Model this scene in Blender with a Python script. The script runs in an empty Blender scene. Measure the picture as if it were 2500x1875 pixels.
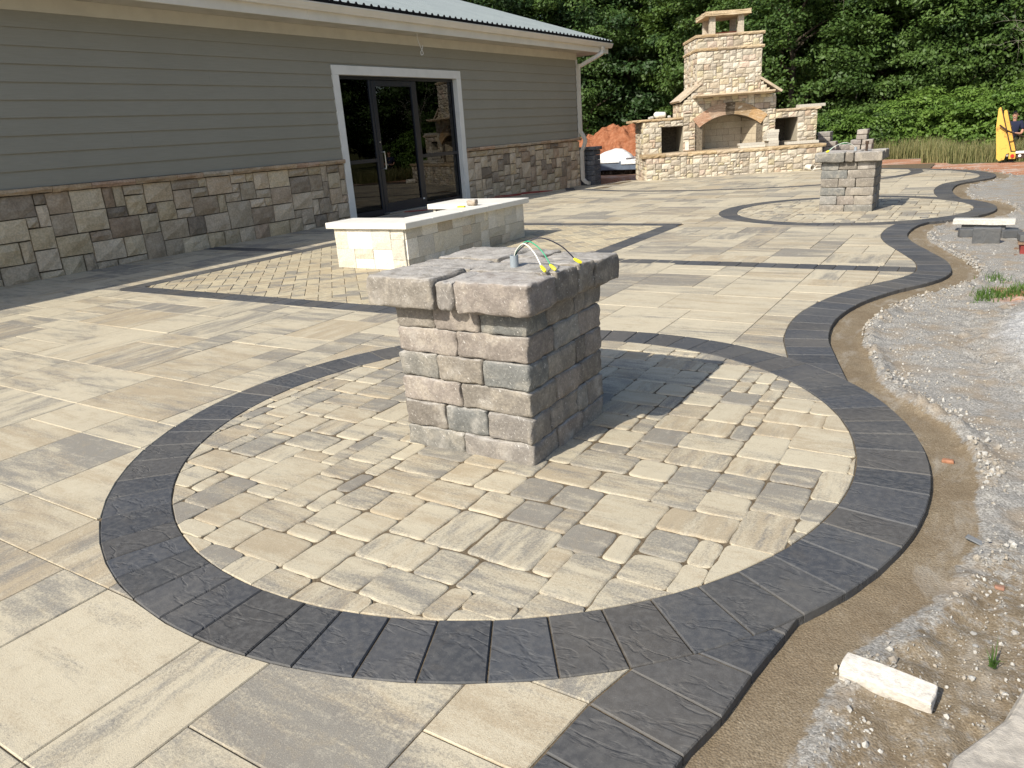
import bpy, bmesh, math, random
import numpy as np
from mathutils import Vector, Matrix, noise
rnd = random.Random(7)
nrg = np.random.RandomState(5)
scene = bpy.context.scene
COL = scene.collection

# ------------------------------------------------------------------ camera, sky, sun
F_PX, PITCH, ROLL, YAW = 1818.19, .32348, -.07082, -.57765
H_CAM = 1.6
def cam_axes():
    cy, sy, cp, sp = math.cos(YAW), math.sin(YAW), math.cos(PITCH), math.sin(PITCH)
    f = np.array([sy*cp, cy*cp, -sp]); r = np.array([cy, -sy, 0]); u = np.cross(r, f)
    c, s = math.cos(ROLL), math.sin(ROLL)
    return r*c+u*s, -r*s+u*c, f
R_, U_, F_ = cam_axes()
cam_data = bpy.data.cameras.new("camera"); cam = bpy.data.objects.new("camera", cam_data)
COL.objects.link(cam); scene.camera = cam
cam_data.sensor_width = 36; cam_data.lens = F_PX/2500*36
cam_data.clip_start = .05; cam_data.clip_end = 2000
cam.matrix_world = Matrix(((R_[0], U_[0], -F_[0], 0), (R_[1], U_[1], -F_[1], 0), (R_[2], U_[2], -F_[2], H_CAM), (0, 0, 0, 1)))

SUN_FROM = Vector((-.30, -1.19, .98)).normalized()
world = bpy.data.worlds.new("World"); scene.world = world; world.use_nodes = True
wn = world.node_tree; bg = wn.nodes["Background"]
sky = wn.nodes.new("ShaderNodeTexSky"); sky.sky_type = 'NISHITA'; sky.sun_disc = False
sky.sun_elevation = math.asin(SUN_FROM.z); sky.sun_rotation = math.atan2(SUN_FROM.x, SUN_FROM.y)
sky.air_density = 1.0; sky.dust_density = 1.6; sky.ozone_density = 1.0
wn.links.new(sky.outputs[0], bg.inputs[0]); bg.inputs[1].default_value = .145
sl = bpy.data.lights.new("sun", 'SUN'); sun = bpy.data.objects.new("sun", sl); COL.objects.link(sun)
sl.energy = 5.0; sl.angle = math.radians(.53); sl.color = (1.0, .93, .80)
sun.rotation_euler = (-SUN_FROM).to_track_quat('-Z', 'Y').to_euler(); sun.location = (0, 0, 30)
scene.view_settings.view_transform = 'Standard'; scene.view_settings.look = 'None'
scene.view_settings.gamma = 1; scene.view_settings.exposure = 0.25
scene.view_settings.use_curve_mapping = False
scene.cycles.max_bounces = 6; scene.cycles.transparent_max_bounces = 8

def project(P):
    P = np.atleast_2d(np.asarray(P, float)) - [0, 0, H_CAM]
    d = P@F_; dd = np.where(d > .05, d, .05)
    return np.stack([1250+F_PX*(P@R_)/dd, 937.5-F_PX*(P@U_)/dd, d], -1)
def shown(P, m=60):
    q = project(P)
    return bool(np.any((q[:, 2] > .1)&(q[:, 0] > -m)&(q[:, 0] < 2500+m)&(q[:, 1] > -m)&(q[:, 1] < 1875+m)))

# ------------------------------------------------------------------ materials
def lin(r, g=None, b=None):
    if g is None: r, g, b = r
    f = lambda c: ((c/255+.055)/1.055)**2.4 if c/255 > .04045 else c/255/12.92
    return (f(r), f(g), f(b), 1)
class M:
    """small node builder"""
    def __init__(s, name, rough=.8, spec=.3, col=(.5, .5, .5)):
        s.m = bpy.data.materials.new(name); s.m.use_nodes = True; s.t = s.m.node_tree
        s.b = s.t.nodes["Principled BSDF"]; s.b.inputs["Roughness"].default_value = rough
        s.b.inputs["Specular IOR Level"].default_value = spec
        s.b.inputs["Base Color"].default_value = (*col[:3], 1)
        s.geo = None
    def n(s, typ, **kw):
        nd = s.t.nodes.new(typ)
        for k, v in kw.items(): setattr(nd, k, v)
        return nd
    def l(s, a, b): s.t.links.new(a, b)
    def pos(s):
        if not s.geo: s.geo = s.n("ShaderNodeNewGeometry")
        return s.geo.outputs["Position"]
    def attr(s, name):
        a = s.n("ShaderNodeAttribute"); a.attribute_name = name; return a
    def vec(s, scale, src=None, off=None):
        """position * scale + off"""
        v = s.n("ShaderNodeVectorMath", operation='MULTIPLY'); s.l(src or s.pos(), v.inputs[0]); v.inputs[1].default_value = scale
        if off is None: return v.outputs[0]
        a = s.n("ShaderNodeVectorMath", operation='ADD'); s.l(v.outputs[0], a.inputs[0]); s.l(off, a.inputs[1]); return a.outputs[0]
    def noise(s, vec, scale, detail=4, rough=.55, dist=0):
        t = s.n("ShaderNodeTexNoise"); s.l(vec, t.inputs["Vector"]); t.inputs["Scale"].default_value = scale
        t.inputs["Detail"].default_value = detail; t.inputs["Roughness"].default_value = rough; t.inputs["Distortion"].default_value = dist
        return t.outputs["Fac"]
    def voro(s, vec, scale, feature='F1', out="Distance"):
        t = s.n("ShaderNodeTexVoronoi", feature=feature); s.l(vec, t.inputs["Vector"]); t.inputs["Scale"].default_value = scale
        return t.outputs[out]
    def ramp(s, x, a, b, lo=0., hi=1.):
        r = s.n("ShaderNodeMapRange", interpolation_type='SMOOTHSTEP'); s.l(x, r.inputs[0])
        for i, v in ((1, a), (2, b), (3, lo), (4, hi)): r.inputs[i].default_value = v
        return r.outputs[0]
    def math(s, op, a, b=None):
        r = s.n("ShaderNodeMath", operation=op)
        for i, v in enumerate((a, b)):
            if v is None: continue
            if isinstance(v, (int, float)): r.inputs[i].default_value = v
            else: s.l(v, r.inputs[i])
        return r.outputs[0]
    def mix(s, fac, a, b, typ='MIX'):
        r = s.n("ShaderNodeMix", data_type='RGBA', blend_type=typ)
        for i, v in ((0, fac), (6, a), (7, b)):
            if isinstance(v, (int, float)): r.inputs[i].default_value = v
            elif isinstance(v, tuple): r.inputs[i].default_value = (*v[:3], 1)
            else: s.l(v, r.inputs[i])
        return r.outputs[2]
    def base(s, c): s.l(c, s.b.inputs["Base Color"])
    def bump(s, h, strength=.4, dist=.01, prev=None):
        r = s.n("ShaderNodeBump"); s.l(h, r.inputs["Height"]); r.inputs["Strength"].default_value = strength; r.inputs["Distance"].default_value = dist
        if prev is not None: s.l(prev, r.inputs["Normal"])
        s.l(r.outputs[0], s.b.inputs["Normal"]); return r.outputs[0]
    def rough(s, x): s.l(x, s.b.inputs["Roughness"])

def sepx(m, v, i):
    r = m.n("ShaderNodeSeparateXYZ"); m.l(v, r.inputs[0]); return r.outputs[i]

# concrete slabs: cream with blended charcoal and tan streaks.  pc = (dark share, tan share, direction, random)
def slab_material(name, cream, streak=True, k=1.0):
    m = M(name, .82, .25)
    a = m.attr("pc"); sp = m.n("ShaderNodeSeparateColor"); m.l(a.outputs["Color"], sp.inputs[0])
    dk, tn, dr = sp.outputs[0], sp.outputs[1], sp.outputs[2]; rn = a.outputs["Alpha"]
    off = m.n("ShaderNodeCombineXYZ"); o1 = m.math('MULTIPLY', rn, 91.7); o2 = m.math('MULTIPLY', rn, 37.3)
    m.l(o1, off.inputs[0]); m.l(o2, off.inputs[1])
    vx = m.vec((2.1*k, 10*k, 3*k), off=off.outputs[0]); vy = m.vec((10*k, 2.1*k, 3*k), off=off.outputs[0])
    mv = m.n("ShaderNodeMix", data_type='VECTOR'); m.l(m.math('GREATER_THAN', dr, .5), mv.inputs[0]); m.l(vx, mv.inputs[4]); m.l(vy, mv.inputs[5])
    v = mv.outputs[1]
    n1 = m.noise(v, 1.0, 9, .74, .25)
    vs = m.n("ShaderNodeVectorMath", operation='SCALE'); m.l(v, vs.inputs[0]); vs.inputs[3].default_value = .33
    cloud = m.noise(vs.outputs[0], 1.0, 2, .5)
    v2 = m.n("ShaderNodeVectorMath", operation='ADD'); m.l(v, v2.inputs[0]); v2.inputs[1].default_value = (13.1, 5.7, 2.2)
    n2 = m.noise(v2.outputs[0], .8, 8, .72, .2)
    grain = m.noise(m.pos(), 260, 2, .6)
    gr2 = m.noise(m.pos(), 70, 3, .6)
    sp2 = m.noise(m.pos(), 95, 3, .75)
    jit = m.math('MULTIPLY', m.math('SUBTRACT', sp2, .5), .50)
    th = m.math('ADD', m.math('ADD', n1, m.math('MULTIPLY', m.math('SUBTRACT', cloud, .5), .55)), m.math('ADD', m.math('MULTIPLY', dk, .36), jit))
    mask = m.ramp(th, .56, .86)
    th2 = m.math('ADD', n2, m.math('ADD', m.math('MULTIPLY', tn, .36), jit))
    mask2 = m.ramp(th2, .58, .88)
    c = m.mix(m.math('MULTIPLY', mask2, .65), cream, (.33, .255, .165))
    c = m.mix(m.math('MULTIPLY', mask, .80), c, (.165, .163, .160))
    mo = m.noise(m.pos(), 14, 6, .7, .4)
    c = m.mix(m.ramp(mo, .50, .72, 0, .42), c, (.34, .285, .20)); c = m.mix(m.ramp(mo, .46, .32, 0, .25), c, (.60, .55, .44))
    big = m.noise(m.pos(), .9, 3)
    c = m.mix(m.ramp(big, .35, .7, 0, .16), c, (.30, .26, .19))
    c = m.mix(m.ramp(grain, .40, .62, 0, .30), c, (.22, .19, .14), 'MULTIPLY') if False else m.mix(m.ramp(grain, .55, .72, 0, .40), c, (.62, .56, .43))
    c = m.mix(m.ramp(grain, .44, .30, 0, .45), c, (.20, .17, .12))
    m.base(c); m.bump(m.math('ADD', grain, m.math('MULTIPLY', gr2, .6)), .35, .004)
    return m.m
MAT = {}
MAT['slab'] = slab_material("cream_slab", (.515, .46, .345))
MAT['cobble'] = slab_material("cream_cobble", (.50, .45, .34), k=1.6)
MAT['herring'] = slab_material("herringbone_block", (.50, .435, .30), k=1.8)

def tint_stone(name, rough=.85, chips=None, bumpd=.012, nscale=6, var=.35, spec=.25, streak=None):
    """pc rgb is the stone's own colour"""
    m = M(name, rough, spec)
    a = m.attr("pc"); c = a.outputs["Color"]; rn = a.outputs["Alpha"]
    off = m.n("ShaderNodeCombineXYZ"); m.l(m.math('MULTIPLY', rn, 57.), off.inputs[0]); m.l(m.math('MULTIPLY', rn, 31.), off.inputs[2])
    v = m.vec(streak or (1, 1, 1), off=off.outputs[0])
    n1 = m.noise(v, nscale, 6, .65, .6); n2 = m.noise(m.pos(), nscale*9, 4, .6); n3 = m.noise(m.pos(), 240, 2, .6)
    c = m.mix(m.ramp(n1, .35, .75, 0, var*1.3), c, (.5, .5, .5), 'MULTIPLY')
    c = m.mix(m.ramp(n1, .55, .3, 0, var), c, (.56, .50, .40), 'MIX')
    c = m.mix(m.ramp(n2, .60, .40, 0, .35), c, (.45, .45, .45), 'MULTIPLY')
    if chips:
        ch = m.noise(m.vec((1, 1, 1)), 42, 5, .75, 1.2)
        c = m.mix(m.ramp(ch, .62, .70, 0, .8), c, chips)
        big = m.noise(v, 5.5, 4, .6)
        c = m.mix(m.ramp(big, .54, .76, 0, .45), c, chips)
    if chips:
        nz_ = sepx(m, m.geo.outputs["Normal"], 2)
        dusty_lit_top = m.math('MULTIPLY', m.ramp(nz_, .55, .95), m.ramp(m.noise(m.pos(), 16, 5, .7), .25, .65))  # upward faces paled: dust plus brighter-lit tops put into the colour
        c = m.mix(m.math('MULTIPLY', dusty_lit_top, .55), c, (.56, .54, .51))
        rt = m.n("ShaderNodeVectorRotate"); rt.rotation_type = 'EULER_XYZ'; m.l(m.pos(), rt.inputs[0]); rt.inputs[4].default_value = (.5, .7, .4)
        sc1 = m.noise(m.vec((150, 150, 22), rt.outputs[0]), 1.0, 2, .5, .6)
        c = m.mix(m.ramp(sc1, .665, .72, 0, .75), c, (.62, .60, .56))
        pit = m.noise(m.pos(), 85, 4, .7); c = m.mix(m.ramp(pit, .40, .28, 0, .6), c, (.10, .09, .08))
    m.base(c)
    m.bump(m.math('ADD', m.math('MULTIPLY', n1, 1.0), m.math('ADD', m.math('MULTIPLY', n2, .5), m.math('MULTIPLY', n3, .18))), .6, bumpd)
    return m.m
MAT['block'] = tint_stone("tumbled_block", .92, (.56, .53, .48), .014, 7, .30)
MAT['fieldstone'] = tint_stone("split_stone", .88, None, .02, 5, .25)
MAT['wallstone'] = tint_stone("wall_fieldstone", .88, None, .02, 4, .32)
MAT['ledge'] = tint_stone("sandstone_ledge", .85, None, .015, 3.5, .45, streak=(1, 1, 5))
MAT['chalk'] = tint_stone("white_limestone", .9, None, .014, 6, .12)
MAT['brickfire'] = tint_stone("fire_brick", .9, None, .004, 6, .15)

def slate_material():
    m = M("charcoal_riven", .62, .35)
    a = m.attr("pc"); c0 = a.outputs["Color"]; rn = a.outputs["Alpha"]
    off = m.n("ShaderNodeCombineXYZ"); m.l(m.math('MULTIPLY', rn, 71.), off.inputs[0]); m.l(m.math('MULTIPLY', rn, 43.), off.inputs[1])
    v = m.vec((1, 1, 1), off=off.outputs[0])
    big = m.noise(m.vec((1, 2.2, 1), off=off.outputs[0]), 4, 4, .5, .4)
    # riven ridges: contour bands of a smooth noise
    tri = m.math('ABSOLUTE', m.math('SUBTRACT', m.math('FRACT', m.math('MULTIPLY', big, 3.4)), .5))
    n2 = m.noise(v, 34, 5, .6); n3 = m.noise(m.pos(), 230, 2, .6)
    c = m.mix(m.ramp(n2, .38, .68, 0, .45), c0, (.125, .125, .125))
    c = m.mix(m.ramp(m.noise(v, 9, 5, .7), .5, .7, 0, .35), c, (.085, .078, .07))
    c = m.mix(m.ramp(n3, .66, .74, 0, .5), c, (.30, .28, .25))
    st = m.noise(m.vec((1, 1, 1)), 1.7, 4, .6); c = m.mix(m.ramp(st, .4, .75, 0, .30), c, (.19, .175, .15))
    m.base(c); m.rough(m.ramp(n2, .3, .7, .55, .78))
    h = m.math('ADD', m.math('MULTIPLY', m.ramp(tri, .0, .16, 0, 1), .62), m.math('ADD', m.math('MULTIPLY', n2, .35), m.math('MULTIPLY', n3, .12)))
    m.bump(h, .55, .006); return m.m
MAT['slate'] = slate_material()

def ground_material():
    m = M("site_ground", 1.0, .0)
    a = m.attr("pc"); sp = m.n("ShaderNodeSeparateColor"); m.l(a.outputs["Color"], sp.inputs[0])
    sand, red, grassy = sp.outputs[0], sp.outputs[1], sp.outputs[2]; heap = a.outputs["Alpha"]
    p = m.pos()
    n1 = m.noise(p, 3.5, 5, .6); n2 = m.noise(p, 28, 5, .7); n3 = m.noise(p, 150, 3, .7); vo = m.voro(p, 130, 'F1', 'Color'); vd = m.voro(p, 130)
    sv = sepx(m, vo, 0)
    gravel = m.mix(m.ramp(sv, .1, .95), (.20, .193, .178), (.37, .36, .335))
    gravel = m.mix(m.ramp(n3, .45, .65, 0, .6), gravel, (.30, .28, .25))
    gravel = m.mix(m.ramp(n1, .46, .66, 0, .65), gravel, (.29, .23, .16))
    gravel = m.mix(m.ramp(n2, .62, .72, 0, .5), gravel, (.48, .465, .44))
    sandc = m.mix(m.ramp(n3, .3, .7), (.165, .130, .088), (.29, .24, .17))
    sandc = m.mix(m.ramp(n2, .46, .66, 0, .5), sandc, (.15, .117, .078))
    sm = m.noise(m.vec((1, .35, 1)), 7.0, 8, .72, .5)
    sandc = m.mix(m.ramp(sm, .50, .66, 0, .45), sandc, (.37, .345, .30))
    sandc = m.mix(m.ramp(n3, .66, .72, 0, .7), sandc, (.50, .46, .40)); sandc = m.mix(m.ramp(m.noise(p, 3.3, 3), .35, .6, .35, 0), sandc, (.15, .11, .07))
    c = m.mix(m.ramp(m.math('ADD', sand, m.math('MULTIPLY', m.math('SUBTRACT', n2, .5), 1.1)), .35, .65), gravel, sandc)
    redc = m.mix(m.ramp(n2, .35, .7), (.33, .155, .09), (.47, .26, .165))
    redc = m.mix(m.ramp(m.noise(m.vec((.6, 2, 1)), 1.5, 6, .72), .48, .62, 0, .8), redc, (.52, .45, .39))
    c = m.mix(m.ramp(m.math('ADD', red, m.math('MULTIPLY', m.math('SUBTRACT', n1, .5), 1.2)), .35, .65), c, redc)
    gr = m.mix(m.ramp(n2, .35, .7), (.05, .065, .02), (.16, .14, .07))
    c = m.mix(m.ramp(m.math('ADD', grassy, m.math('MULTIPLY', m.math('SUBTRACT', n1, .5), .6)), .35, .65), c, gr)
    hp = m.mix(m.ramp(sv, .1, .95), (.25, .25, .248), (.50, .50, .495))
    hp = m.mix(m.ramp(n2, .35, .6, 0, .4), hp, (.40, .40, .39))
    c = m.mix(m.ramp(m.math('ADD', heap, m.math('MULTIPLY', m.math('SUBTRACT', n1, .5), .9)), .35, .65), c, hp)
    m.base(c)
    h = m.math('ADD', m.math('MULTIPLY', n2, .45), m.math('ADD', m.math('MULTIPLY', n3, .4), m.math('MULTIPLY', vd, -.4)))
    m.bump(h, .6, .009); return m.m
MAT['ground'] = ground_material()

def simple(name, col, rough=.6, spec=.3, nz=None, metallic=0, bump=None, coat=0):
    m = M(name, rough, spec, col); m.b.inputs["Metallic"].default_value = metallic
    if nz:
        n1 = m.noise(m.pos(), nz[0], 5, .6); m.base(m.mix(m.ramp(n1, .35, .7), col, nz[1]))
    if bump: m.bump(m.noise(m.pos(), bump[0], 4, .6), bump[1], bump[2])
    if coat: m.b.inputs["Coat Weight"].default_value = coat
    return m.m
MAT['joint'] = simple("joint_sand", (.17, .135, .092), .95, .1, (90, (.095, .072, .045)), bump=(150, .5, .005))
MAT['mortar'] = simple("mortar_core", (.20, .17, .13), .95, .1, (20, (.10, .085, .065)))
MAT['siding'] = None
m = M("painted_siding", .6, .3); wv = m.noise(m.vec((1, .35, 9)), 9, 6, .7)
c = m.mix(m.ramp(wv, .3, .7), (.285, .268, .216), (.315, .298, .243)); c = m.mix(m.ramp(m.noise(m.pos(), .7, 4), .4, .7, 0, .25), c, (.235, .225, .18))
m.base(c); m.bump(wv, .25, .004); MAT['siding'] = m.m
MAT['trim'] = simple("white_trim", (.78, .77, .73), .45, .4, (3, (.72, .71, .67)))
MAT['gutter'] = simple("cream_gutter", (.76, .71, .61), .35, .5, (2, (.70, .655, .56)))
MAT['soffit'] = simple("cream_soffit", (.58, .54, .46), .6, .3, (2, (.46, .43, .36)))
MAT['frieze'] = simple("frieze_board", (.60, .56, .46), .6, .3, (3, (.55, .51, .42)))
MAT['roof'] = simple("pale_metal_roof", (.20, .232, .24), .4, .4, (1.5, (.17, .20, .21)), metallic=.1)
MAT['darkmetal'] = simple("dark_frame_metal", (.014, .017, .026), .38, .5)
MAT['black'] = simple("black_gap", (.01, .01, .011), .9, .1)
MAT['steel'] = simple("brushed_steel", (.55, .54, .50), .35, .5, metallic=.9)
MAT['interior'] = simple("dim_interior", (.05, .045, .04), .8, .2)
MAT['pvc'] = simple("grey_conduit", (.27, .31, .345), .45, .4)
MAT['whitepvc'] = simple("white_pipe", (.74, .72, .66), .4, .4, (9, (.62, .58, .50)))
MAT['yellow'] = simple("yellow_plastic", (.80, .72, .03), .4, .4)
MAT['green_wire'] = simple("green_wire", (.03, .32, .17), .4, .4)
MAT['white_wire'] = simple("white_wire", (.75, .74, .68), .4, .4)
MAT['black_wire'] = simple("dark_wire", (.02, .02, .035), .4, .4)
MAT['rust'] = simple("rusty_pipe", (.03, .024, .02), .7, .3, (30, (.09, .05, .03)))
MAT['redcord'] = simple("red_cord", (.28, .05, .04), .6, .3)
MAT['redclay'] = None
m = M("red_clay", .95, .1); n1 = m.noise(m.pos(), 5, 6, .7); n2 = m.noise(m.pos(), 40, 4, .7)
c = m.mix(m.ramp(n1, .35, .7), (.34, .125, .06), (.50, .225, .125)); c = m.mix(m.ramp(n2, .5, .7, 0, .5), c, (.24, .08, .04)); m.base(c)
m.bump(m.math('ADD', n1, n2), .9, .06); MAT['redclay'] = m.m
MAT['bark'] = simple("bark", (.06, .05, .038), .95, .1, (9, (.10, .085, .065)), bump=(30, .8, .02))
MAT['deadwood'] = simple("dead_wood", (.26, .235, .20), .9, .1, (9, (.16, .14, .12)))
MAT['machine'] = None
m = M("chipped_yellow_paint", .5, .4); n1 = m.noise(m.pos(), 7, 6, .75)
c = m.mix(m.ramp(n1, .56, .66, 0, .85), (.66, .39, .07), (.26, .11, .035)); m.base(c); MAT['machine'] = m.m
MAT['redlens'] = simple("red_lens", (.45, .02, .02), .25, .5)
MAT['cloth'] = simple("navy_cloth", (.022, .026, .05), .9, .1)
MAT['pants'] = simple("dark_trousers", (.012, .013, .02), .9, .1)
MAT['skin'] = simple("skin", (.45, .24, .16), .6, .3)
MAT['glove'] = simple("pale_glove", (.72, .70, .66), .8, .2)
MAT['rubber'] = simple("black_rubber", (.015, .015, .015), .8, .2)
MAT['redwood'] = simple("red_painted_wood", (.26, .05, .045), .8, .2, (25, (.16, .035, .03)))
MAT['wood'] = simple("weathered_wood", (.25, .17, .11), .9, .2, (25, (.15, .10, .07)))
MAT['greywrap'] = simple("blue_grey_wrap", (.12, .15, .20), .45, .4, (4, (.09, .11, .15)))
MAT['whitewrap'] = simple("white_plastic_wrap", (.78, .79, .80), .3, .5, (5, (.62, .62, .62)), bump=(12, .8, .03))
def leaf_material(name, c1, c2, trans=.35):
    m = M(name, .55, .35); a = m.attr("pc"); sp = m.n("ShaderNodeSeparateColor"); m.l(a.outputs["Color"], sp.inputs[0])
    oi = m.n("ShaderNodeObjectInfo")
    f = m.math('ADD', m.math('MULTIPLY', sp.outputs[0], .62), m.math('MULTIPLY', oi.outputs["Random"], .38))
    c = m.mix(f, c1, c2); m.base(c)
    tr = m.n("ShaderNodeBsdfTranslucent"); m.l(m.mix(.5, c, (.16, .24, .03)), tr.inputs[0])
    mx = m.n("ShaderNodeMixShader"); mx.inputs[0].default_value = trans
    out = m.t.nodes["Material Output"]; m.l(m.b.outputs[0], mx.inputs[1]); m.l(tr.outputs[0], mx.inputs[2]); m.l(mx.outputs[0], out.inputs[0])
    return m.m
MAT['leaf_dark'] = leaf_material("dark_leaves", (.018, .045, .015), (.050, .100, .027), .18)
MAT['leaf_mid'] = leaf_material("mid_leaves", (.028, .066, .016), (.10, .168, .036), .24)
MAT['leaf_bright'] = leaf_material("bright_leaves", (.075, .15, .025), (.17, .27, .05), .32)
MAT['drygrass'] = leaf_material("dry_grass", (.06, .105, .025), (.33, .29, .14), .25)
MAT['grass'] = leaf_material("green_grass", (.035, .085, .015), (.11, .19, .04), .25)
def glass_material(name, tint=.35, ior=1.7):
    m = M(name); out = m.t.nodes["Material Output"]
    tr = m.n("ShaderNodeBsdfTransparent"); tr.inputs[0].default_value = (tint, tint*1.02, tint*1.05, 1)
    gl = m.n("ShaderNodeBsdfGlossy"); gl.inputs["Roughness"].default_value = .0; gl.inputs[0].default_value = (1, 1, 1, 1)
    fr = m.n("ShaderNodeFresnel"); fr.inputs[0].default_value = ior
    mx = m.n("ShaderNodeMixShader"); m.l(fr.outputs[0], mx.inputs[0]); m.l(tr.outputs[0], mx.inputs[1]); m.l(gl.outputs[0], mx.inputs[2]); m.l(mx.outputs[0], out.inputs[0])
    return m.m
MAT['glass'] = glass_material("dark_door_glass", .30, 1.48)

# ------------------------------------------------------------------ object helpers
def setprops(o, label=None, cat=None, group=None, kind=None):
    if label: o["label"] = label
    if cat: o["category"] = cat
    if group: o["group"] = group
    if kind: o["kind"] = kind
    return o
def empty(name, loc=(0, 0, 0), rz=0, **kw):
    o = bpy.data.objects.new(name, None); COL.objects.link(o); o.location = loc; o.rotation_euler = (0, 0, rz)
    o.empty_display_size = .1
    return setprops(o, **kw)
def mesh(name, verts, faces, mat, parent=None, pc=None, smooth=False, center=True, **kw):
    """verts in world space (or in the parent's space when parent is set); origin moved to the centre of the base"""
    v = np.asarray(verts, float)
    if center and len(v):
        c = np.array([(v[:, 0].min()+v[:, 0].max())/2, (v[:, 1].min()+v[:, 1].max())/2, v[:, 2].min()]); v = v-c
    else: c = np.zeros(3)
    me = bpy.data.meshes.new(name); me.from_pydata(v.tolist(), [], faces if isinstance(faces, list) else faces.tolist())
    if pc is not None:
        at = me.attributes.new("pc", 'FLOAT_COLOR', 'POINT')
        arr = np.asarray(pc, np.float32)
        if arr.ndim == 1: arr = np.tile(arr, (len(v), 1))
        at.data.foreach_set("color", arr.ravel())
    if smooth: me.polygons.foreach_set("use_smooth", [True]*len(me.polygons))
    me.materials.append(mat); me.update()
    o = bpy.data.objects.new(name, me); COL.objects.link(o); o.location = c
    if parent is not None: o.parent = parent
    return setprops(o, **kw)
class Acc:
    def __init__(s): s.v = []; s.f = []; s.c = []
    def add(s, v, f, c=None):
        k = len(s.v); s.v += [tuple(p) for p in v]; s.f += [tuple(i+k for i in q) for q in f]
        s.c += [c if c is not None else (0, 0, 0, 0)]*len(v)
    def obj(s, name, mat, parent=None, **kw):
        if not s.v: return None
        sm = kw.pop('smooth', False)
        return mesh(name, s.v, s.f, mat, parent, np.array(s.c, np.float32), smooth=sm, **kw)
def box(x0, x1, y0, y1, z0, z1):
    v = [(x0, y0, z0), (x1, y0, z0), (x1, y1, z0), (x0, y1, z0), (x0, y0, z1), (x1, y0, z1), (x1, y1, z1), (x0, y1, z1)]
    return v, [(0, 3, 2, 1), (4, 5, 6, 7), (0, 1, 5, 4), (1, 2, 6, 5), (2, 3, 7, 6), (3, 0, 4, 7)]
def bbox(x0, x1, y0, y1, z0, z1, b=.004):
    """box with bevelled edges"""
    bm = bmesh.new(); bmesh.ops.create_cube(bm, size=1)
    for v in bm.verts: v.co = Vector(((x0+x1)/2+v.co.x*(x1-x0), (y0+y1)/2+v.co.y*(y1-y0), (z0+z1)/2+v.co.z*(z1-z0)))
    bmesh.ops.bevel(bm, geom=bm.edges[:], offset=b, segments=1, affect='EDGES')
    v = [tuple(x.co) for x in bm.verts]; f = [tuple(x.index for x in q.verts) for q in bm.faces]; bm.free(); return v, f
def tube(pts, rad, n=8, cap=True):
    P = [Vector(p) for p in pts]; V = []; Fc = []
    rad = rad if isinstance(rad, (list, tuple)) else [rad]*len(P)
    up = Vector((0, 0, 1)); prev = None
    for i, p in enumerate(P):
        t = (P[min(i+1, len(P)-1)]-P[max(i-1, 0)]).normalized()
        if prev is None:
            a = t.cross(up if abs(t.z) < .9 else Vector((1, 0, 0))).normalized()
        else: a = (prev-t*prev.dot(t)).normalized()
        prev = a; b = t.cross(a)
        for k in range(n):
            th = 2*math.pi*k/n; V.append(tuple(p+(a*math.cos(th)+b*math.sin(th))*rad[i]))
    for i in range(len(P)-1):
        for k in range(n):
            Fc.append((i*n+k, i*n+(k+1)%n, (i+1)*n+(k+1)%n, (i+1)*n+k))
    if cap: Fc.append(tuple(range(n))[::-1]); Fc.append(tuple(range((len(P)-1)*n, len(P)*n)))
    return V, Fc
def smooth_path(pts, n=6):
    P = [np.array(p, float) for p in pts]; out = []
    for i in range(len(P)-1):
        a, b, c, d = P[max(i-1, 0)], P[i], P[i+1], P[min(i+2, len(P)-1)]
        for k in range(n):
            t = k/n; out.append(.5*((2*b)+(c-a)*t+(2*a-5*b+4*c-d)*t*t+(3*b-a-3*c+d)*t**3))
    out.append(P[-1]); return np.array(out)
def sstep(x): x = np.clip(x, 0, 1); return x*x*(3-2*x)
def dip(x, y):      # the paving falls away towards the far corner of the building
    return -.22*sstep((np.asarray(y)-15)/7)*sstep((-9.2-np.asarray(x))/2.5)
def fbm(x, y, sc, oct=4, seed=0.):
    return sum(noise.noise(Vector((x*sc*2**k+seed, y*sc*2**k-seed, seed+k*7.1)))*.5**k for k in range(oct))

# ------------------------------------------------------------------ plan geometry (metres)
C1, C2, R_OUT, R_IN = np.array([-2.22, 3.365]), np.array([-2.05, 14.05]), 2.14, 1.83
def arc(c, r, a0, a1, n=24): t = np.radians(np.linspace(a0, a1, n)); return np.c_[c[0]+r*np.cos(t), c[1]+r*np.sin(t)]
STRIP = np.array([(-.80, -.1), (-.66, .6), (-.56, 1.25), (-.53, 1.51), (-.48, 1.71), (-.45, 1.93), (-.41, 2.14), (-.39, 2.26), (-.33, 2.70)])
EDGE1 = np.array([(-.62, 4.75), (-.68, 4.95), (-.80, 5.35), (-.92, 5.8), (-.96, 6.4), (-.86, 7.02), (-.66, 7.56), (-.45, 7.93), (-.30, 8.29), (-.26, 8.66), (-.33, 9.18), (-.53, 9.79), (-.78, 10.52), (-.89, 11.19), (-.84, 12.0), (-.66, 12.5), (-.50, 12.70)])
EDGE2 = np.array([(-.45, 15.50), (-.52, 15.85), (-.60, 16.35), (-.67, 17.25), (-.60, 18.4), (-.25, 19.2), (.0, 19.87), (-.03, 20.85), (-.50, 22.0), (-1.14, 22.72), (-1.96, 23.33), (-3.1, 24.1), (-4.4, 24.9)])
ARC3 = np.array([(-11.75, 22.6), (-10.6, 20.6), (-9.55, 19.35), (-7.8, 18.45), (-5.8, 18.3), (-3.9, 18.75), (-2.75, 19.75), (-2.05, 21.0), (-1.82, 22.0), (-2.05, 23.2), (-2.5, 23.6)])
SP, E1, E2, A3 = smooth_path(STRIP, 8), smooth_path(EDGE1, 8), smooth_path(EDGE2, 8), smooth_path(ARC3, 8)
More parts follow.
